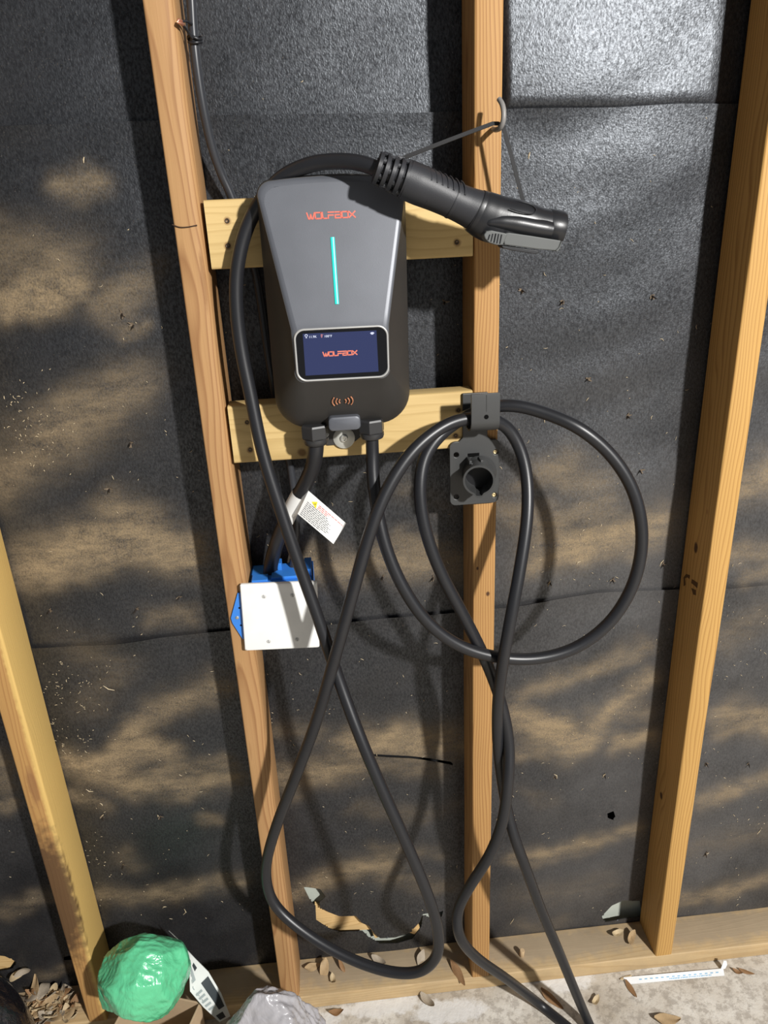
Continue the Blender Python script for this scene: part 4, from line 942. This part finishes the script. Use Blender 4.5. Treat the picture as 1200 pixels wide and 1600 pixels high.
leaf(LEAVES[3], at(22, 1524, .078), (1.1, .3, .9), 'pale curled leaf caught in the torn felt above the leaf heap', s=1.0)
leaf(LEAVES[1], at(37, 1516, .076), (1.2, -.2, .2), 'tan leaf fragment stuck to the felt above the leaf heap', s=.8)
ON = [  # pixel, height, mesh, rotation, size, label
 (488, 1511, .040, 0, (.3, .2, .3), .75, 'tan leaf tucked beside the stud foot under the torn felt'),
 (507, 1512, .045, 4, (.2, -.9, 1.3), .9, 'upright curled tan leaf on the plate under the torn felt'),
 (520, 1533, .039, 3, (.1, .1, 1.7), .72, 'oval pale tan leaf lying on the plate under the cable bend'),
 (533, 1508, .046, 2, (.4, -.8, 2.2), .7, 'slender brown leaf leaning in the leaf cluster on the plate'),
 (592, 1502, .039, 1, (.2, .1, -.6), .85, 'grey brown leaf on the plate behind the cable bend'),
 (657, 1499, .040, 5, (.5, -.4, 1.15), .8, 'tan upright leaf on the plate inside the cable bend'),
 (716, 1521, .039, 2, (.3, .2, -1.2), 1.0, 'dark torn brown leaf on the plate against the holster stud'),
 (963, 1460, .040, 3, (.3, .1, .3), .85, 'curled tan leaf on the plate below the pale green tear'),
 (985, 1466, .041, 8, (.4, -.3, .9), .95, 'pale folded leaf on the plate against the stamped stud'),
 (525, 1583, .001, 6, (.05, .1, .1), .75, 'reddish brown leaf on the concrete near the clear bag'),
 (668, 1566, .001, 1, (.05, .05, -.9), .95, 'thin tan leaf on the concrete touching the plate edge'),
 (862, 1562, .001, 2, (.1, .15, -.9), 1.0, 'orange brown leaf on the whitish concrete patch between the cables'),
 (930, 1566, .001, 3, (.1, .05, .8), .75, 'yellow tan leaf on the concrete by the cable'),
 (986, 1546, .001, 2, (.05, .05, -1.35), .7, 'brown leaf poking out from under the paper ruler'),
 (1042, 1594, .001, 0, (.05, .1, -.1), 1.1, 'long tan leaf on the bare concrete below the paper ruler'),
 (1152, 1519, .001, 6, (.05, .05, -.6), .5, 'small brown leaf on the concrete past the end of the paper ruler'),
 (1166, 1519, .001, 2, (.05, .05, -.5), .55, 'narrow dark leaf on the concrete past the end of the paper ruler'),
 (978, 1528, .001, 7, (.0, .0, .2), .5, 'dark leaf scrap behind the end of the paper ruler'),
]
for px, py, z, k, rot_, s, lab in ON: leaf(LEAVES[k], atz(px, py, z), rot_, lab, s=s)

# ---- wooden peg, paper ruler
p = atz(815, 1493, .038); b = MB(); lathe(b, p, [(.0004, .0052), (.001, .0056), (.017, .0055), (.018, .0048)], (.05, -.05, 1), 14); o = b.build('wooden_peg', wood('peg_wood', (.62, .46, .28), (.42, .28, .15), (.0, .0), 120, seed=3), None, 45); recentre(o); tag(o, 'small round wooden peg standing on the plate', 'peg')
RUL = empty('paper_ruler', atz(1050, 1520, 0)); tag(RUL, 'white paper ruler strip with blue markings on the concrete', 'ruler')
RP = plain('ruler_paper', (.82, .84, .86), .55, .3); RB = plain('ruler_blue', (.22, .46, .68), .6, .3)
RQ = [(974, 1527), (1130, 1513), (1132, 1524), (977, 1538)]
def rl(s, k, z=.0016):
    A = Vector(RQ[0]).lerp(Vector(RQ[1]), s); B = Vector(RQ[3]).lerp(Vector(RQ[2]), s); q = A.lerp(B, k)
    return atz(q.x, q.y, z+.004*(1-k)*(.4+.6*math.sin(s*3)**2))
b = MB(); N = 14; V = [rl(i/N, j/2) for i in range(N+1) for j in range(3)]; n_ = len(V)
fs = [f for i in range(N) for j in range(2) for f in ((i*3+j, i*3+j+1, i*3+j+4, i*3+j+3), (n_+i*3+j, n_+i*3+j+3, n_+i*3+j+4, n_+i*3+j+1))]
b.add(V+[v_-Vector((0, 0, .0006)) for v_ in V], fs); strip = b.build('strip', RP, RUL, 60)
e0, e1 = rl(.975, .1), rl(1.0, .1); up_ = Vector((.002, .004, .022))
b = MB(); b.prism([(0, 0), (.010, 0), (.013, .012), (.010, .024), (.003, .026)], 0, .0008, Matrix.Translation(e0)); b.build('curled_end', RP, RUL, 40)
b = MB()
for k in range(15): s = .15+.055*k; b.add([rl(s, .42, .0019), rl(s+.026, .42, .0019), rl(s+.026, .56, .0019), rl(s, .56, .0019)], [(0, 1, 2, 3)])
rr = random.Random(5)
for k in range(26): s = .45+.0165*k; l = rr.uniform(.006, .012); b.add([rl(s, .68, .0019), rl(s+l, .68, .0019), rl(s+l, .86, .0019), rl(s, .86, .0019)], [(0, 1, 2, 3)])
b.build('markings', RB, strip)

# ================================================================== SMALL BITS ON THE FELT
BURR = plain('felt_burr', (.17, .13, .09), .8, .2); TIP = plain('nail_steel', (.05, .04, .035), .5, .5, .5)
def felt_pt(px, py, off=0.0):
    p = at(px, py, .089); q = at(px, py, (.0905 if p.z < seam(SEAM_LO, p.x) else .0945 if p.z < seam(SEAM_HI, p.x) else .0985)+felt_y(p.x, p.z, .012)-off); return q
for i, (px, py) in enumerate([(815,453),(880,470),(1018,462),(695,472),(918,592),(203,692),(170,764),(280,933),(213,952),(77,954),(859,910),(957,906),(1036,882),(598,901),(677,902),(866,1213),(945,1211),(1103,1192),(1170,1193),(208,508),(190,490),(1103,1333),(250,1276),(160,1275),(192,1352),(1000,735),(980,650)]):
    p = felt_pt(px, py); rr = random.Random(i); a = rr.uniform(-.8, .8); d = Vector((math.sin(a)*.5, -.8, math.cos(a)*.4-.6)).normalized()
    b = MB(); b.tube([p+Vector((0, .004, 0)), p+d*.004, p+d*rr.uniform(.008, .013)], [.0016, .0015, .0004], 7); nt = b.build('nail_tip', TIP, WALL, 60)
    b = MB()
    for k in range(3):
        an = rr.uniform(0, 6.28); c_ = Vector((math.cos(an), -.35, math.sin(an))); s_ = Vector((-math.sin(an), 0, math.cos(an)))*.0018; l = rr.uniform(.004, .008)
        A = [p-s_, p+s_, p+c_*l+s_*.3-Vector((0, .001, 0)), p+c_*l-s_*.3-Vector((0, .001, 0))]; b.add(A+[q+Vector((0, .0006, 0)) for q in A], [(0, 1, 2, 3), (7, 6, 5, 4), (0, 4, 5, 1), (1, 5, 6, 2), (2, 6, 7, 3), (3, 7, 4, 0)])
    b.build('felt_burr', BURR, nt)
# straw and wood crumbs stuck to the felt
r3 = random.Random(12); b = MB()
def sliver(px, py, L, wd, ang):
    p = felt_pt(px, py, .0012); d = Vector((math.cos(ang), -.12, math.sin(ang))); n = Vector((-math.sin(ang), 0, math.cos(ang))); cu = r3.uniform(-.25, .25)
    P = [p-d*L/2, p+n*L*cu, p+d*L/2]; b.tube(P, [wd*.4, wd, wd*.5], 4)
for k in range(560):
    px = r3.uniform(-40, 1240); py = r3.betavariate(2.4, 1.2)*1500
    if py > 1440: continue
    sliver(px, py, r3.choice([.002, .003, .004, .007]), r3.uniform(.0003, .0007), r3.uniform(0, 6.28))
for cx_, cy_, n, s_ in ((105, 1060, 70, 38), (110, 1150, 40, 30), (60, 690, 40, 40), (150, 1330, 26, 20), (960, 1120, 30, 60), (1150, 1000, 40, 50), (900, 850, 30, 50), (480, 1130, 25, 40), (30, 640, 30, 30), (1170, 1250, 30, 40)):
    for k in range(n): sliver(r3.gauss(cx_, s_), min(1430, r3.gauss(cy_, s_)), r3.choice([.002, .003, .005]), r3.uniform(.0003, .0008), r3.uniform(0, 6.28))
for px, py, L, a in ((170,1075,.022,-.5),(140,1235,.014,-.4),(158,1257,.007,-.9),(160,1275,.010,.9),(246,1275,.006,1.4),(287,1425,.02,1.3),(257,1418,.01,.5),(868,1213,.012,-1.0),(944,1212,.012,1.2),(827,243,.009,1.4),(131,250,.008,1.3),(800,1440,.02,1.2),(1186,1300,.015,1.2),(1105,1335,.012,1.0),(1034,880,.014,1.2),(858,912,.012,1.3),(1035,1332,.0,0),(904,880,.01,.8)):
    if L: sliver(px, py, L, .0011, a)
o = b.build('straw_crumbs', plain('straw', (.52, .43, .29), .7, .2), WALL); tag(o, 'tiny pale straw and wood crumbs stuck to the felt', kind='stuff')
